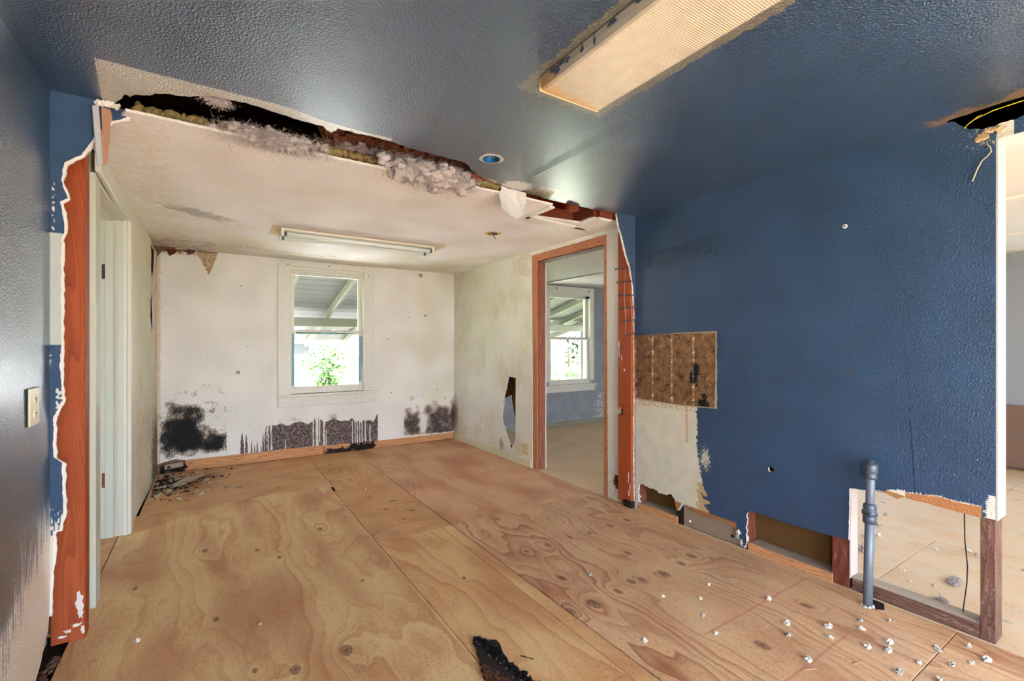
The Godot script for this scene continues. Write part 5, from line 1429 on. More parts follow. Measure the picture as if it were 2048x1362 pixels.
# ------------------------------------------------------------------ lamps (none is lit)
func build_lights():
	# long wraparound fitting on the kitchen ceiling
	var l := base("ceiling_light", Vector3(1.228, KH, -0.85))
	tag(l, "long yellowed wraparound ceiling light with ribbed lens on the blue kitchen ceiling", "ceiling light")
	var lens_t := paint(160, 640, Rect2(0, 0, 0.31, 1.21), func(x: float, v: float) -> Color:
		var c := Color(0.70, 0.67, 0.61) * (1.0 + 0.03 * nz.get_noise_2d(x * 12.0, v * 12.0))
		var n := nz.get_noise_2d(x * 16.0, v * 10.0) + 0.5 * nz.get_noise_2d(x * 70.0, v * 70.0)
		var d := exp(-(1.21 - v) / 0.07) * 0.9 + 0.35 * exp(-x / 0.03) * exp(-(1.21 - v) / 0.3)
		if d + 0.30 * n > 0.42: c = c.lerp(Color(0.74, 0.54, 0.30), clampf(1.1 * (d + 0.30 * n - 0.3), 0.0, 0.7))
		elif n > 0.8: c = c.lerp(Color(0.80, 0.70, 0.54), 0.4)
		if nz.get_noise_2d(x * 180.0, v * 180.0) > 0.9: c = Color(0.55, 0.36, 0.2)
		return c)
	var lens_m := mat(Color.WHITE, 0.35, 0.5)
	lens_m.albedo_texture = lens_t
	# the lens is ribbed across its length
	var prof := [Vector2(-0.153, -0.006), Vector2(-0.153, -0.030), Vector2(-0.150, -0.050), Vector2(-0.143, -0.056), Vector2(0.143, -0.056), Vector2(0.150, -0.050), Vector2(0.153, -0.030), Vector2(0.153, -0.006)]
	var s := new_st()
	var n := 150
	for k in n:
		var za := -0.6 + 1.2 * k / n
		for h in 2:
			var z0 := za + h * 0.6 / n
			var z1 := z0 + 0.6 / n
			var d0 := 0.0 if h == 0 else 0.0011
			var d1 := 0.0011 if h == 0 else 0.0
			for i in prof.size() - 1:
				var a: Vector2 = prof[i]
				var b: Vector2 = prof[i + 1]
				var m := Vector2(b.y - a.y, a.x - b.x)
				var rib: float = 1.0 if i >= 3 and i <= 3 else 0.0
				face(s, [Vector3(a.x, a.y - d0 * rib, z0), Vector3(b.x, b.y - d0 * rib, z0), Vector3(b.x, b.y - d1 * rib, z1), Vector3(a.x, a.y - d1 * rib, z1)],
					[Vector2(0.5 + a.x / 0.31, 0.5 + z0 / 1.21), Vector2(0.5 + b.x / 0.31, 0.5 + z0 / 1.21), Vector2(0.5 + b.x / 0.31, 0.5 + z1 / 1.21), Vector2(0.5 + a.x / 0.31, 0.5 + z1 / 1.21)], Vector3(m.x, m.y, 0))
	obj("lens", done(s, lens_m), l)
	for z in [-0.604, 0.604]:
		s = new_st()
		cbox(s, Vector3(0, -0.031, z), Vector3(0.308, 0.054, 0.010), 0.004)
		obj("end_cap", done(s, mat(Color(0.80, 0.71, 0.56), 0.45, 0.4)), l)
	obj("pan", span_box(Vector3(-0.148, -0.012, -0.6), Vector3(0.148, 0.0, 0.6), M.enamel, 0.002), l)
	for q in [[-0.52, 0.05, -0.018], [-0.50, 0.03, -0.026], [-0.47, 0.05, -0.014], [-0.44, 0.03, -0.020], [-0.36, 0.02, -0.022], [-0.30, 0.012, -0.026], [-0.22, 0.05, -0.014], [-0.10, 0.06, -0.012]]:
		s = new_st()
		lump(s, Vector3(-0.1532, q[2], q[0]), Vector3(0.0006, absf(q[2]) * 0.5, q[1] * 0.45), q[0] * 50.0, 0.9, 3.0, 10, 6)
		tag(obj("paint_smear", done(s, M.blue), l), "stray blue brush mark")

	# bare strip light in the back room
	var b := base("ceiling_light", Vector3(1.215, BH, -4.50))
	tag(b, "bare two-tube fluorescent strip on the white back room ceiling", "ceiling light")
	s = new_st()
	var pp := [Vector2(-0.10, 0.0), Vector2(-0.10, -0.016), Vector2(-0.05, -0.022), Vector2(-0.03, -0.042), Vector2(0.03, -0.042), Vector2(0.05, -0.022), Vector2(0.10, -0.016), Vector2(0.10, 0.0)]
	for i in pp.size() - 1:
		var a: Vector2 = pp[i]
		var c: Vector2 = pp[i + 1]
		face(s, [Vector3(-0.70, a.y, a.x), Vector3(-0.70, c.y, c.x), Vector3(0.70, c.y, c.x), Vector3(0.70, a.y, a.x)], [Vector2.ZERO, Vector2.ZERO, Vector2.ZERO, Vector2.ZERO], Vector3(0, -absf(c.x - a.x), c.y - a.y if false else (a.y - c.y) * -1.0))
	for x in [-0.70, 0.70]:
		var cap := []
		var uvs := []
		for q in pp:
			cap.append(Vector3(x, q.y, q.x))
			uvs.append(Vector2.ZERO)
		face(s, cap, uvs, Vector3(signf(x), 0, 0))
	obj("pan", done(s, M.enamel), b)
	for z in [0.085, -0.085]:
		s = new_st(false)
		tube(s, [Vector3(-0.675, -0.048, z), Vector3(0, -0.048, z), Vector3(0.675, -0.048, z)], 0.019, 14)
		obj("tube", done(s, M.tube_white), b)
		for x in [-0.69, 0.69]:
			obj("lamp_holder", span_box(Vector3(x - 0.012, -0.07, z - 0.02), Vector3(x + 0.012, -0.012, z + 0.02), M.enamel, 0.004), b)
			s = new_st(false)
			tube(s, [Vector3(x * 0.955, -0.048, z), Vector3(x * 0.985, -0.048, z)], 0.0196, 14)
			obj("tube_cap", done(s, M.steel), b)
	for x in [-0.688, 0.688]:
		tag(obj("starter", span_box(Vector3(x - 0.008, -0.058, 0.0), Vector3(x + 0.008, -0.030, 0.05), M.green, 0.003), b), "green starter cap")
	obj("peeled_paint", slab(Vector3(0, 0.0, 0), Vector3.RIGHT, Vector3(0, 0, -1), Vector3(0, -1, 0), jag([Vector2(-0.70, -0.06), Vector2(-0.735, 0.0), Vector2(-0.73, 0.09), Vector2(-0.705, 0.16), Vector2(-0.69, 0.06), Vector2(-0.70, -0.06)], 0.006, 0.02, 5.0).slice(0, -1), [], 0.0012, Rect2(0, 0, 1, 1), mat(Color(0.82, 0.76, 0.52), 0.7, 0.3)), b, Vector3(0, -0.004, 0))

	# round boxes
	var j := base("junction_box", Vector3(1.325, KH, -2.248))
	tag(j, "round blue electrical box set in the kitchen ceiling near the torn gap", "electrical box")
	s = new_st(false)
	lathe(s, Vector3.ZERO, [Vector2(0.047, -0.001), Vector2(0.047, 0.045), Vector2(0.0, 0.047)], 28)
	obj("box", done(s, M.box_blue), j)
	s = new_st(false)
	lathe(s, Vector3.ZERO, [Vector2(0.047, -0.001), Vector2(0.050, -0.004), Vector2(0.047, -0.002)], 28)
	obj("rim", done(s, M.box_blue), j)
	var ring := jag(circle2(0, 0, 0.068, 20) + [Vector2(0.068, 0)], 0.006, 0.01, 13.0).slice(0, -1)
	obj("bare_ring", slab(Vector3(0, -0.0012, 0), Vector3.RIGHT, Vector3(0, 0, -1), Vector3.DOWN, ring, [circle2(0, 0, 0.048, 24)], 0.001, Rect2(0, 0, 1, 1), mat(Color(0.80, 0.78, 0.73), 0.8, 0.3)), j)
	obj("wire", tube_mesh([Vector3(0.01, 0.03, 0.0), Vector3(0.025, 0.0, 0.012), Vector3(0.032, -0.008, 0.004), Vector3(0.03, 0.004, -0.012)], 0.0022, M.wire_black, 6), j)
	obj("wire", tube_mesh([Vector3(0.0, 0.03, 0.01), Vector3(0.008, 0.004, 0.015), Vector3(0.01, 0.002, 0.02)], 0.0022, M.wire_grey, 6), j)
	j = base("junction_box", Vector3(2.135, BH, -3.602))
	tag(j, "round open electrical box with a dangling wire in the back room ceiling", "electrical box")
	s = new_st(false)
	lathe(s, Vector3.ZERO, [Vector2(0.045, -0.001), Vector2(0.045, 0.03), Vector2(0.0, 0.032)], 24)
	obj("box", done(s, mat(Color(0.55, 0.45, 0.30), 0.6, 0.4)), j)
	obj("bare_ring", slab(Vector3(0, -0.0015, 0), Vector3.RIGHT, Vector3(0, 0, -1), Vector3.DOWN, jag(circle2(0, 0, 0.075, 20) + [Vector2(0.075, 0)], 0.004, 0.01, 17.0).slice(0, -1), [circle2(0, 0, 0.044, 24)], 0.001, Rect2(0, 0, 1, 1), mat(Color(0.78, 0.66, 0.42), 0.8, 0.3)), j)
	obj("bracket", box_mesh(Vector3(0, -0.004, 0), Vector3(0.11, 0.003, 0.016), mat(Color(0.68, 0.56, 0.36), 0.5, 0.4), 0.001, Basis(Vector3.UP, 0.4)), j)
	obj("wire", tube_mesh([Vector3(-0.01, 0.02, 0), Vector3(0.0, -0.01, 0.008), Vector3(0.016, -0.03, 0.006), Vector3(0.03, -0.042, 0.0)], 0.0024, M.wire_black, 6), j)

# ------------------------------------------------------------------ sockets, pipe, rack, wires
func outlet(called: String, at: Vector3, B: Basis, w: float, h: float, m: Material, kind: String, label: String, category: String):
	# local x runs along the wall, y up, z out of it
	var o := base(called, at)
	o.basis = B
	tag(o, label, category)
	var s := new_st()
	cbox(s, Vector3(0, 0, 0.003), Vector3(w, h, 0.006), 0.003)
	obj("plate", done(s, m), o)
	if kind == "switch":
		obj("toggle", box_mesh(Vector3(0, 0.004, 0.012), Vector3(0.010, 0.020, 0.016), M.ivory_light, 0.002, Basis(Vector3.RIGHT, 0.4)), o)
		for y in [-0.035, 0.035]:
			s = new_st(false)
			lathe(s, Vector3(0, y, 0.006), [Vector2(0, 0.002), Vector2(0.004, 0.001), Vector2(0.004, -0.001)], 8, Basis(Vector3.RIGHT, PI / 2))
			obj("screw", done(s, M.screw), o)
		return o
	for x in ([-0.035, 0.035] if kind == "double" else [0.0]):
		for y in [-0.027, 0.027]:
			s = new_st(false)
			lathe(s, Vector3(x, y, 0.006), [Vector2(0, 0.003), Vector2(0.015, 0.003), Vector2(0.017, 0.0)], 18, Basis(Vector3.RIGHT, PI / 2))
			var r := obj("socket", done(s, M.ivory if kind == "double" else M.ivory_light), o)
			s = new_st()
			for k in [-0.006, 0.006]: cbox(s, Vector3(x + k, y + 0.003, 0.0092), Vector3(0.0022, 0.008, 0.001), 0.0)
			cbox(s, Vector3(x, y - 0.008, 0.0092), Vector3(0.004, 0.004, 0.001), 0.0)
			obj("slot", done(s, M.black), r)
	return o

func build_fittings():
	var faceL := Basis(Vector3(0, 0, 1), Vector3.UP, Vector3(-1, 0, 0))   # on the right wall, looking towards -x
	var faceR := Basis(Vector3(0, 0, -1), Vector3.UP, Vector3(1, 0, 0))
	outlet("wall_outlet", Vector3(-0.549, 1.10, -2.41), faceR, 0.115, 0.14, M.ivory_light, "single", "pale double socket with blue painted edge on the blue wall at the left", "outlet")
	outlet("wall_outlet", Vector3(XR, 0.185, -4.196), faceL, 0.135, 0.125, M.ivory, "double", "yellowed socket plate low on the white wall beside the stripped doorway", "outlet")
	outlet("light_switch", Vector3(XR, 1.287, -4.208), faceL, 0.075, 0.125, M.ivory_light, "switch", "cream light switch on the white wall beside the stripped doorway", "switch")

	# capped pipe standing in the floor
	var p := base("pipe", Vector3(2.806, 0, -0.997))
	tag(p, "blue-grey capped steel pipe with a clamp, standing in front of the broken wall", "pipe")
	var lean := Vector3(0.043, 0.73, 0.0)
	var s := new_st(false)
	tube(s, [Vector3(0, -0.03, 0), lean * 0.3, lean * 0.63], 0.0205, 18)
	obj("lower_pipe", done(s, M.galv), p)
	s = new_st(false)
	tube(s, [lean * 0.62, lean * 0.8, lean * 0.97], 0.0195, 18)
	obj("upper_pipe", done(s, M.galv), p)
	s = new_st(false)
	var PB := Basis(Vector3.BACK, -0.058)
	lathe(s, lean * 0.64, [Vector2(0.019, -0.055), Vector2(0.029, -0.05), Vector2(0.030, -0.018), Vector2(0.027, -0.012), Vector2(0.034, -0.008), Vector2(0.034, 0.012), Vector2(0.027, 0.016), Vector2(0.030, 0.022), Vector2(0.029, 0.045), Vector2(0.019, 0.05)], 10, PB)
	obj("union", done(s, M.steel), p)
	for k in [[Vector3(-0.03, 0.0, 0.012), Vector3(-0.075, 0.012, 0.03), 0.006], [Vector3(0.03, -0.012, -0.01), Vector3(0.072, -0.026, -0.02), 0.008]]:
		obj("bolt", tube_mesh([lean * 0.64 + k[0], lean * 0.64 + k[1]], k[2], M.steel, 8), p)
		obj("nut", tube_mesh([lean * 0.64 + k[1] * 0.75, lean * 0.64 + k[1] * 0.9], k[2] * 1.9, M.steel, 6), p)
	s = new_st(false)
	lathe(s, lean * 0.97, [Vector2(0.019, -0.07), Vector2(0.028, -0.066), Vector2(0.028, -0.045), Vector2(0.025, -0.042), Vector2(0.031, -0.036), Vector2(0.031, 0.0), Vector2(0.027, 0.012), Vector2(0.016, 0.014), Vector2(0.016, 0.026), Vector2(0.0, 0.028)], 16, PB)
	obj("cap", done(s, M.steel), p)
	s = new_st()
	for i in 8: lump(s, Vector3(0.024 * cos(i * 0.8), 0.003, 0.024 * sin(i * 0.8)), Vector3(0.008, 0.005, 0.008), i * 3.0, 0.7, 2.0, 7, 5)
	obj("plaster_collar", done(s, M.gypsum), p)
	# a flat dark sheet on the floor stands in for a notch's dark inside
	tag(obj("notch_patch", slab(Vector3(0, 0.0008, 0), Vector3.RIGHT, Vector3(0, 0, -1), Vector3.UP, [Vector2(2.80, 0.965), Vector2(2.835, 0.935), Vector2(2.902, 0.96), Vector2(2.902, 1.03), Vector2(2.85, 1.015)], [], 0.0006, Rect2(0, 0, 1, 1), M.rot)), "flat dark patch standing for the notch in the plywood beside the pipe", "notch")

	# painted-over hook rack
	var r := base("wall_rack", Vector3(XR - 0.006, 2.04, -2.2))
	tag(r, "small wire hook rack painted over in blue, high on the right wall", "rack")
	var X := func(u: float, y: float, d := 0.0) -> Vector3: return Vector3(-d, y - 2.04, -(u - 2.2))
	var rb := mat(Color(0.14, 0.20, 0.28), 0.4, 0.5)
	for q in [[2.457, 2.046, 1.944, 2.070], [2.456, 1.998, 1.94, 2.018]]:
		obj("rail", tube_mesh([X.call(q[0], q[1]), X.call((q[0] + q[2]) / 2, (q[1] + q[3]) / 2), X.call(q[2], q[3])], 0.0028, rb, 6), r)
	for q in [[2.465, 2.082, 1.94], [2.363, 2.051, 1.945], [2.251, 2.056, 1.947], [2.134, 2.060, 1.953], [2.033, 2.064, 1.955], [1.932, 2.112, 1.955]]:
		obj("upright", tube_mesh([X.call(q[0], q[1]), X.call(q[0], q[2])], 0.0036, rb, 6), r)
		obj("hook", tube_mesh([X.call(q[0], q[2]), X.call(q[0] + 0.018, q[2] - 0.010, 0.010), X.call(q[0] + 0.038, q[2] - 0.004, 0.020), X.call(q[0] + 0.048, q[2] + 0.018, 0.024)], 0.0032, rb, 6), r)
	# anchor with white washer
	var a := base("wall_anchor", Vector3(XR, 1.975, -1.136))
	tag(a, "small white wall anchor alone high on the blue wall", "anchor")
	s = new_st(false)
	lathe(s, Vector3.ZERO, [Vector2(0.004, 0.003), Vector2(0.011, 0.003), Vector2(0.012, 0.0)], 14, Basis(Vector3.BACK, PI / 2))
	obj("collar", done(s, M.white_trim), a)
	s = new_st(false)
	lathe(s, Vector3(-0.001, 0, 0), [Vector2(0.0, 0.003), Vector2(0.0045, 0.003), Vector2(0.005, 0.0)], 10, Basis(Vector3.BACK, PI / 2))
	obj("hole", done(s, M.screw), a)
	# cable and wires at the torn top of the wall on the right
	var c := []
	for q in [[0.585, 2.24, 0.0], [0.581, 2.218, 0.008], [0.570, 2.20, 0.015], [0.567, 2.181, 0.018], [0.58, 2.163, 0.018], [0.597, 2.15, 0.016], [0.612, 2.12, 0.012], [0.622, 2.09, 0.010], [0.630, 2.068, 0.008]]: c.append(Vector3(XR - q[2], q[1], -q[0]))
	tag(obj("cable", tube_mesh(c, 0.0032, M.wire_grey, 7)), "curled grey cable end poking out of the blue wall near the right-hand doorway", "cable")
	for q in [["yellow wire running along the broken ceiling edge above the right-hand doorway", [[0.63, 2.345, 2.90], [0.56, 2.358, 2.885], [0.48, 2.362, 2.885], [0.38, 2.366, 2.888], [0.2, 2.37, 2.89]]], ["bent yellow wire dropping from the broken ceiling corner", [[0.655, 2.318, 2.896], [0.645, 2.330, 2.892], [0.61, 2.352, 2.89], [0.60, 2.36, 2.90]]]]:
		var pts := []
		for w in q[1]: pts.append(Vector3(w[2], w[1], -w[0]))
		tag(obj("wire", tube_mesh(pts, 0.0022, M.wire_yellow, 6)), q[0], "wire")
	s = new_st()
	for i in 9: lump(s, Vector3(XR + 0.0, 2.26 + 0.012 * rng.randfn(0, 1), -0.585 + 0.02 * rng.randfn(0, 1)), Vector3(0.008, 0.012, 0.016), i * 3.3, 0.8, 2.2, 8, 6)
	tag(obj("plaster_lump", done(s, mat(Color(0.68, 0.58, 0.44), 0.95, 0.2))), "crumbling tan plaster lump where the cable leaves the blue wall", "plaster")
	# thin wire hanging in the see-through hole
	tag(obj("wire", tube_mesh([Vector3(2.95, 0.60, -0.668), Vector3(2.95, 0.42, -0.666), Vector3(2.955, 0.30, -0.658), Vector3(2.955, 0.22, -0.66), Vector3(2.95, 0.13, -0.668), Vector3(2.945, 0.085, -0.671)], 0.0024, M.wire_black, 6)), "thin black wire hanging in the see-through hole beside the end stud", "wire")

# ------------------------------------------------------------------ pressed tin panel
func build_tin_panel():
	var t := paint(360, 270, Rect2(0, 0, 0.73, 0.54), func(x: float, v: float) -> Color:
		var n := nz.get_noise_2d(x * 14.0, v * 14.0)
		var n2 := nz.get_noise_2d(x * 60.0, v * 60.0)
		var c := Color(0.62, 0.47, 0.32).lerp(Color(0.42, 0.29, 0.19), clampf(0.35 + 0.35 * n + 0.2 * n2 + 0.3 * smoothstep(0.25, 0.0, x), 0.0, 1.0))
		var d := 1.2 * exp(-((x - 0.55) / 0.045) * ((x - 0.55) / 0.045) - ((v - 0.24) / 0.10) * ((v - 0.24) / 0.10)) + 1.3 * exp(-((x - 0.63) / 0.06) * ((x - 0.63) / 0.06) - ((v - 0.05) / 0.055) * ((v - 0.05) / 0.055))
		if d + 0.5 * n + 0.35 * n2 > 0.72: c = Color(0.06, 0.07, 0.06)
		if n2 + n > 1.15: c = Color(0.12, 0.08, 0.05)
		return c)
	var m := mat(Color.WHITE, 0.36, 0.6)
	m.albedo_texture = t
	m.metallic = 0.35
	var o := base("tin_panel", Vector3(XR - 0.003, 0.88, -2.62))
	tag(o, "scorched bronze pressed tin panel of embossed squares on the right wall", "tin panel")
	var W := 0.72
	var edges := [0.0, 0.175, 0.355, 0.54, 0.72]
	var tw := [0.0, 0.172, 0.345, 0.52]
	# height of the pressing at (a, b) in a unit square
	var press := func(a: float, b: float) -> float:
		var e := minf(minf(a, 1.0 - a), minf(b, 1.0 - b))
		var h := 0.0028 * smoothstep(0.05, 0.0, e)
		for q in [Vector2(0, 0), Vector2(1, 0), Vector2(0, 1), Vector2(1, 1)]:
			var d := Vector2(a, b).distance_to(q)
			h += 0.004 * exp(-pow((d - 0.47) / 0.022, 2.0)) + 0.0035 * exp(-pow((d - 0.40) / 0.02, 2.0))
			h += 0.003 * exp(-pow((d - 0.22) / 0.05, 2.0)) * (0.5 + 0.5 * cos(atan2(b - q.y, a - q.x) * 8.0))
		var c := Vector2(a - 0.5, b - 0.5)
		h += 0.004 * exp(-pow(c.length() / 0.09, 2.0)) * (0.6 + 0.4 * cos(atan2(c.y, c.x) * 4.0))
		h += 0.0025 * exp(-pow((absf(c.x) + absf(c.y) - 0.22) / 0.025, 2.0))
		return h * 2.3
	# the sheet has warped off the wall at its lower right
	var warp := func(x: float, y: float) -> float: return 0.012 * smoothstep(0.5, 0.72, x) * (0.4 + 0.6 * sin(y * 9.0 + 1.0)) + 0.003 * absf(sin(x * 11.0)) * smoothstep(0.2, 0.5, x)
	for i in 4:
		for j in 3:
			var s := new_st(false)
			var g := 40
			var pos := []
			var uv := []
			for b in g + 1:
				var rp := []
				var ru := []
				for a in g + 1:
					var x := lerpf(edges[i], edges[i + 1], float(a) / g)
					var top := lerpf(0.525, 0.53, x / W)
					var bot := lerpf(-0.005, 0.022, 1.0 - x / W)
					if x > 0.3: bot = lerpf(bot, 0.02, smoothstep(0.3, 0.72, x))
					var y := lerpf(bot, top, lerpf(tw[j], tw[j + 1], float(b) / g) / 0.52)
					if i == 3 and a == g: x += 0.006 * nz.get_noise_2d(y * 40.0, 3.0)
					if j == 2 and b == g: y += 0.005 * nz.get_noise_2d(x * 40.0, 6.0)
					rp.append(Vector3(-0.0015 - press.call(float(a) / g, float(b) / g) - warp.call(x, y), y, x))
					ru.append(Vector2(x / 0.73, 1.0 - y / 0.54))
				pos.append(rp)
				uv.append(ru)
			for b in g:
				for a in g:
					face(s, [pos[b][a], pos[b][a + 1], pos[b + 1][a + 1], pos[b + 1][a]], [uv[b][a], uv[b][a + 1], uv[b + 1][a + 1], uv[b + 1][a]], Vector3.LEFT)
			obj("tile", done(s, m), o)
	# torn backing along the top and right
	var bp := jag([Vector2(0.0, 0.004), Vector2(0.4, 0.004), Vector2(0.68, 0.008), Vector2(0.722, 0.012), Vector2(0.721, 0.3), Vector2(0.722, 0.543), Vector2(0.5, 0.54), Vector2(0.26, 0.531), Vector2(0.0, 0.524), Vector2(0.0, 0.004)], 0.003, 0.02, 21.0).slice(0, -1)
	obj("backing", slab(Vector3(-0.001, 0, 0), Vector3(0, 0, 1), Vector3.UP, Vector3.LEFT, bp, [], 0.002, Rect2(0, 0, 1, 1), mat(Color(0.66, 0.60, 0.52), 0.8, 0.3)), o)

# ------------------------------------------------------------------ loose things on the floor
func build_debris():
	# scorched board
	var ch := base("charred_board", Vector3(1.0, 0.0, -1.68))
	tag(ch, "short charred board lying on the plywood at the bottom of the picture", "board")
	var ol := [Vector2(0.999, 1.854), Vector2(1.027, 1.817), Vector2(1.069, 1.776), Vector2(1.068, 1.746), Vector2(1.056, 1.686), Vector2(1.034, 1.607), Vector2(1.02, 1.50), Vector2(0.99, 1.40), Vector2(0.90, 1.42), Vector2(0.905, 1.52), Vector2(0.914, 1.615), Vector2(0.953, 1.725), Vector2(0.979, 1.801), Vector2(0.98, 1.827), Vector2(0.999, 1.854)]
	var jp := []
	for q in jag(ol, 0.004, 0.012, 33.0).slice(0, -1): jp.append(q - Vector2(1.0, 1.68))
	var t := paint(180, 400, Rect2(-0.12, -0.30, 0.22, 0.5), func(x: float, v: float) -> Color:
		var n := nz.get_noise_2d(x * 60.0, v * 40.0) + 0.6 * nz.get_noise_2d(x * 200.0, v * 120.0)
		var c := Color(0.20, 0.13, 0.13).lerp(Color(0.10, 0.07, 0.07), hsh(x * 30.0, v * 12.0))
		if x + 0.32 * v > -0.01 + 0.02 * n: c = Color(0.055, 0.055, 0.06)
		elif x + 0.32 * v < -0.065 + 0.02 * n and n > 0.0: c = Color(0.42, 0.22, 0.13)
		if n > 1.15: c = Color(0.60, 0.55, 0.5)
		return c)
	obj("body", slab(Vector3(0, 0.014, 0), Vector3.RIGHT, Vector3(0, 0, -1), Vector3.UP, jp, [], 0.013, Rect2(-0.12, -0.30, 0.22, 0.5), printed(t, 0.7, 0.35, M.fine, 0.12, 1.0), M.rot), ch)
	var s := new_st()
	for i in 60:
		var v := -0.25 + 0.40 * rng.randf()
		lump(s, Vector3(0.03 - 0.30 * v * 0.4 + 0.03 * rng.randf() - 0.02, 0.015, -v), Vector3(0.010, 0.005, 0.008) * (0.6 + 0.9 * rng.randf()), i * 4.0, 0.8, 2.0, 7, 5)
	tag(obj("char_crust", done(s, mat(Color(0.05, 0.05, 0.055), 0.8, 0.3)), ch), "black blistered crust")
	s = new_st()
	for i in 30: lump(s, Vector3(-0.02 + 0.07 * rng.randf(), 0.0155, -0.2 + 0.35 * rng.randf()), Vector3(0.002, 0.0012, 0.002), i * 4.0, 0.8, 2.0, 6, 4)
	tag(obj("ash_fleck", done(s, M.gypsum), ch), "pale flecks")

	# grit in the gap along the left wall
	var gap := new_st()
	for i in 90:
		lump(gap, Vector3(-0.575 + 0.04 * rng.randf(), -0.018 + 0.008 * rng.randf(), -2.75 + 0.9 * rng.randf()), Vector3(0.012, 0.007, 0.010) * (0.5 + rng.randf()), i * 2.0, 0.8, 2.0, 7, 5)
	tag(obj("grit", done(gap, M.old)), "grit and crumbs in the gap between plywood and the left kitchen wall", "grit", "", "stuff")
	# shreds hanging where the back room's ceiling has dropped away
	for q in [[-0.33, 2.30, 0.10, 0.35, M.joist, "dark brown wood splinter sticking out of the ceiling crack in the back left corner"], [-0.27, 2.31, 0.07, -0.5, M.paper, "tan shred of board paper hanging from the ceiling crack in the back left corner"], [-0.16, 2.315, 0.08, 0.8, M.old, "grey shred hanging from the ceiling crack beside the triangular tear"]]:
		var o := base("shred", Vector3(q[0], q[1], ZB + 0.02))
		tag(o, q[5], "shred")
		var sh := new_st()
		var l: float = q[2]
		face(sh, [Vector3(-l * 0.5, 0.02, -0.01), Vector3(l * 0.5, 0.015, -0.01), Vector3(l * 0.3, -l * 0.25, 0.015), Vector3(-l * q[3] * 0.5, -l * 0.6, 0.03)], [Vector2.ZERO, Vector2(0.05, 0), Vector2(0.05, 0.05), Vector2(0, 0.05)], Vector3.BACK)
		face(sh, [Vector3(-l * 0.5, 0.02, -0.014), Vector3(l * 0.5, 0.015, -0.014), Vector3(l * 0.3, -l * 0.25, 0.011), Vector3(-l * q[3] * 0.5, -l * 0.6, 0.026)], [Vector2.ZERO, Vector2(0.05, 0), Vector2(0.05, 0.05), Vector2(0, 0.05)], Vector3.FORWARD)
		obj("flap", done(sh, q[4]), o)
	# big flake of fallen plaster paper and the litter round it, in the far left corner
	var fo := [Vector2(-0.33, 5.36), Vector2(-0.24, 5.52), Vector2(-0.19, 5.66), Vector2(-0.06, 5.70), Vector2(0.03, 5.66), Vector2(0.11, 5.64), Vector2(0.14, 5.58), Vector2(0.06, 5.55), Vector2(-0.05, 5.46), Vector2(-0.14, 5.30), Vector2(-0.24, 5.18), Vector2(-0.30, 5.22), Vector2(-0.27, 5.30), Vector2(-0.33, 5.36)]
	s = new_st(false)
	var flp := PackedVector2Array(jag(fo, 0.006, 0.02, 41.0).slice(0, -1))
	for cx in 16:
		for cy in 20:
			var cell := PackedVector2Array([Vector2(-0.36 + 0.033 * cx, 5.14 + 0.03 * cy), Vector2(-0.327 + 0.033 * cx, 5.14 + 0.03 * cy), Vector2(-0.327 + 0.033 * cx, 5.17 + 0.03 * cy), Vector2(-0.36 + 0.033 * cx, 5.17 + 0.03 * cy)])
			for q in Geometry2D.intersect_polygons(flp, cell):
				var pts := []
				var uvs := []
				for w in q:
					pts.append(Vector3(w.x + 0.1, 0.012 + 0.03 * smoothstep(0.0, 0.16, (w.x + 0.20) * 0.77 - (w.y - 5.45) * 0.64 + 0.03) + 0.012 * nz.get_noise_2d(w.x * 9.0, w.y * 9.0), -w.y + 5.45))
					uvs.append(w)
				face(s, pts, uvs, Vector3.UP)
	tag(obj("plaster_flake", done(s, mat(Color(0.73, 0.69, 0.62), 0.85, 0.3)), null, Vector3(-0.1, 0, -5.45)), "large curled flake of fallen plaster in the far left corner", "plaster")
	var chip := []
	for k in 4:
		s = new_st()
		lump(s, Vector3.ZERO, Vector3(0.030, 0.007, 0.022), k * 13.0, 0.9, 1.6, 9, 6)
		chip.append(done(s, mat([Color(0.74, 0.71, 0.65), Color(0.62, 0.58, 0.52), Color(0.30, 0.27, 0.24), Color(0.80, 0.78, 0.73)][k], 0.9, 0.2)))
	var laid := []
	for i in 260:
		if laid.size() > 54: break
		var p := Vector3(-0.42 + 0.50 * absf(rng.randfn(0, 0.5)), 0.006, -5.45 + 0.26 * rng.randfn(0, 1))
		if p.x > 0.25 or p.z < -5.93 or p.z > -4.9 or Geometry2D.is_point_in_polygon(Vector2(p.x, -p.z), flp): continue
		if laid.any(func(w): return w.distance_to(p) < 0.055): continue
		laid.append(p)
		var o := obj("plaster_chip", chip[i % 4], null, p)
		o.rotation = Vector3(0.3 * rng.randfn(0, 1), rng.randf() * TAU, 0.3 * rng.randfn(0, 1))
		o.scale = Vector3.ONE * (0.35 + 0.5 * rng.randf())
		tag(o, "small plaster chip in the litter of the far left corner", "plaster chip", "plaster chips in the far left corner")
	s = new_st()
	for i in 420:
		var p := Vector3(-0.43 + 0.30 * absf(rng.randfn(0, 0.5)), 0.002, -5.48 + 0.20 * rng.randfn(0, 1))
		if p.z > -5.94 and p.x < 0.15: lump(s, p, Vector3(0.008, 0.004, 0.007) * (0.5 + rng.randf()), i * 2.0, 0.8, 2.0, 6, 4)
	tag(obj("litter", done(s, M.rot)), "dark grit strewn in the far left corner", "litter", "", "stuff")

	# white crumbs of plaster on the kitchen floor and fluffs in the next room
	var crumb := []
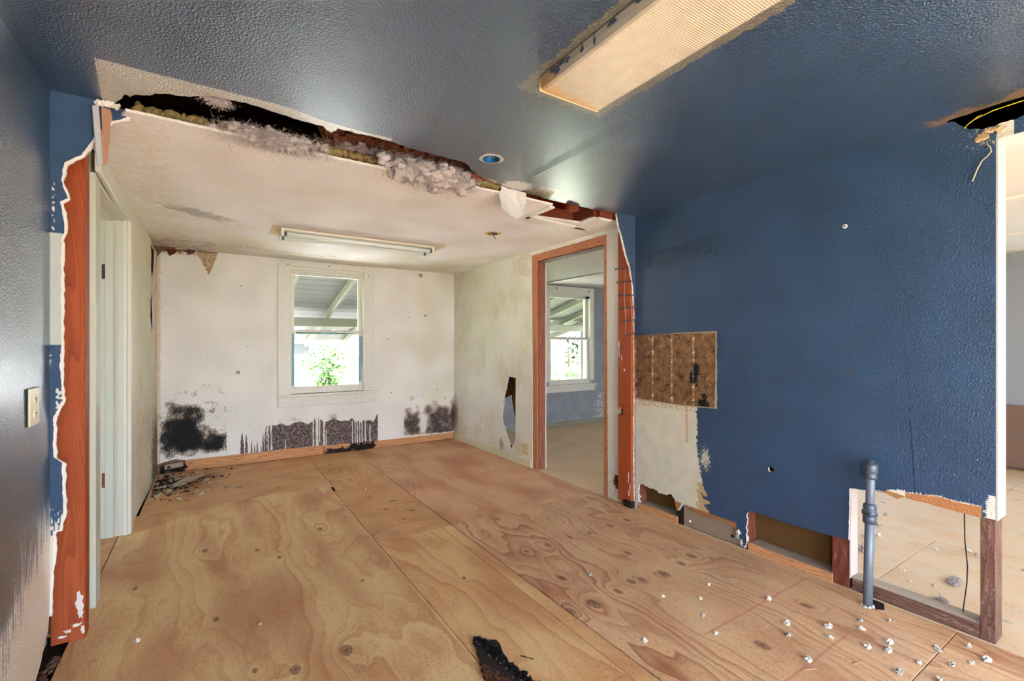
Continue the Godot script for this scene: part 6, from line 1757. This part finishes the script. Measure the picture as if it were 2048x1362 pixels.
	for k in 5:
		s = new_st()
		lump(s, Vector3(0, 0.006, 0), Vector3(0.011, 0.008, 0.009), 40.0 + k * 7.0, 0.9, 1.8, 9, 7)
		if k % 2: lump(s, Vector3(0.009, 0.004, 0.004), Vector3(0.007, 0.005, 0.006), 60.0 + k * 7.0, 0.9, 1.8, 8, 6)
		crumb.append(done(s, mat([Color(0.80, 0.77, 0.72), Color(0.74, 0.71, 0.67), Color(0.83, 0.80, 0.76), Color(0.68, 0.65, 0.60), Color(0.78, 0.73, 0.66)][k], 0.95, 0.2)))
	# px positions on the photograph were measured back onto the floor plane
	var spots := [[2.44, -1.30, 1.2], [2.44, -1.02, 1.3], [2.30, -1.14, 1.3], [2.21, -1.09, 1.0], [2.55, -0.93, 0.8], [2.42, -0.86, 1.2], [2.47, -0.80, 1.3], [2.54, -0.82, 1.2], [2.34, -0.72, 1.2], [2.41, -0.61, 1.4], [2.43, -0.56, 1.3],
		[2.49, -0.52, 1.2], [2.42, -0.46, 1.4], [2.55, -0.50, 1.0], [2.60, -0.45, 0.8], [2.11, -0.96, 1.2], [2.66, -0.69, 1.1], [2.74, -0.55, 1.4], [2.62, -0.96, 0.8], [2.74, -0.88, 0.7], [1.63, -1.42, 0.9], [2.56, -0.36, 1.2], [2.68, -0.40, 1.0], [2.64, -0.33, 0.8],
		[2.77, -0.42, 0.9], [2.31, -1.56, 0.5], [2.03, -1.40, 0.4], [1.95, -1.28, 0.4], [1.84, -2.0, 0.5], [2.0, -1.62, 0.4], [2.15, -1.5, 0.4], [2.25, -0.55, 0.6], [2.30, -0.35, 0.9], [2.20, -0.28, 0.8], [2.72, -0.25, 1.0], [2.8, -0.62, 0.7], [2.36, -0.98, 0.5], [2.48, -0.70, 0.5], [2.58, -0.62, 0.6], [2.66, -0.58, 0.5], [1.2, -4.3, 0.4], [0.2, -2.5, 0.4], [-0.27, -2.66, 0.6]]
	for i in spots.size():
		var o := obj("plaster_crumb", crumb[i % 5], null, Vector3(spots[i][0], 0, spots[i][1]))
		o.rotation.y = rng.randf() * TAU
		o.scale = Vector3.ONE * (0.55 + 0.75 * spots[i][2] * 0.8)
		tag(o, "white plaster crumb scattered on the kitchen plywood", "crumb", "plaster crumbs on the kitchen plywood")
	for i in 34:
		var o := obj("plaster_crumb", crumb[i % 5], null, Vector3(3.12 + 1.5 * rng.randf(), 0, -1.55 + 1.5 * rng.randf()))
		o.rotation.y = rng.randf() * TAU
		o.scale = Vector3.ONE * (0.4 + 1.0 * rng.randf())
		tag(o, "white plaster crumb on the dusty floor beyond the see-through hole", "crumb", "plaster crumbs beyond the see-through hole")
	var fl := [["largest grey fluff on the floor beyond the see-through hole", 3.55, -1.27, 0.055], ["grey fluff beside the black wire beyond the see-through hole", 3.48, -0.83, 0.045], ["grey fluff just right of the end stud on the dusty floor", 3.36, -0.43, 0.045], ["grey fluff lying close behind the sole plate of the hole", 3.14, -0.80, 0.038], ["small pale fluff nearest the pipe beyond the hole", 3.75, -1.50, 0.032], ["pale fluff behind the largest one beyond the hole", 3.8, -1.34, 0.036]]
	for q in fl:
		var o := base("fluff", Vector3(q[1], 0.012, q[2]))
		tag(o, q[0], "fluff", "insulation fluffs beyond the see-through hole")
		s = new_st()
		fluff(s, Vector3.ZERO, Vector3(q[3], q[3] * 0.4, q[3] * 0.6), 90, int(q[1] * 100))
		obj("clump", done(s, M.insul), o)
		s = new_st()
		strands(s, Vector3.ZERO, Vector3(q[3], q[3] * 0.4, q[3] * 0.6), 1200, 0.016, 0.0006)
		tag(obj("fibres", done(s, M.insul), o), "", "", "", "stuff")
	# thin splinters
	for q in [[1.13, -1.62, 0.6, "thin dark splinter right of the charred board"], [2.06, -0.93, 1.1, "pale wood splinter among the crumbs near the pipe"], [2.27, -0.84, 1.3, "second pale splinter among the crumbs"]]:
		tag(obj("splinter", box_mesh(Vector3.ZERO, Vector3(0.004, 0.003, 0.06), M.plate if q[0] > 1.5 else M.rot, 0.001, Basis(Vector3.UP, q[2])), null, Vector3(q[0], 0.002, q[1])), q[3], "splinter")
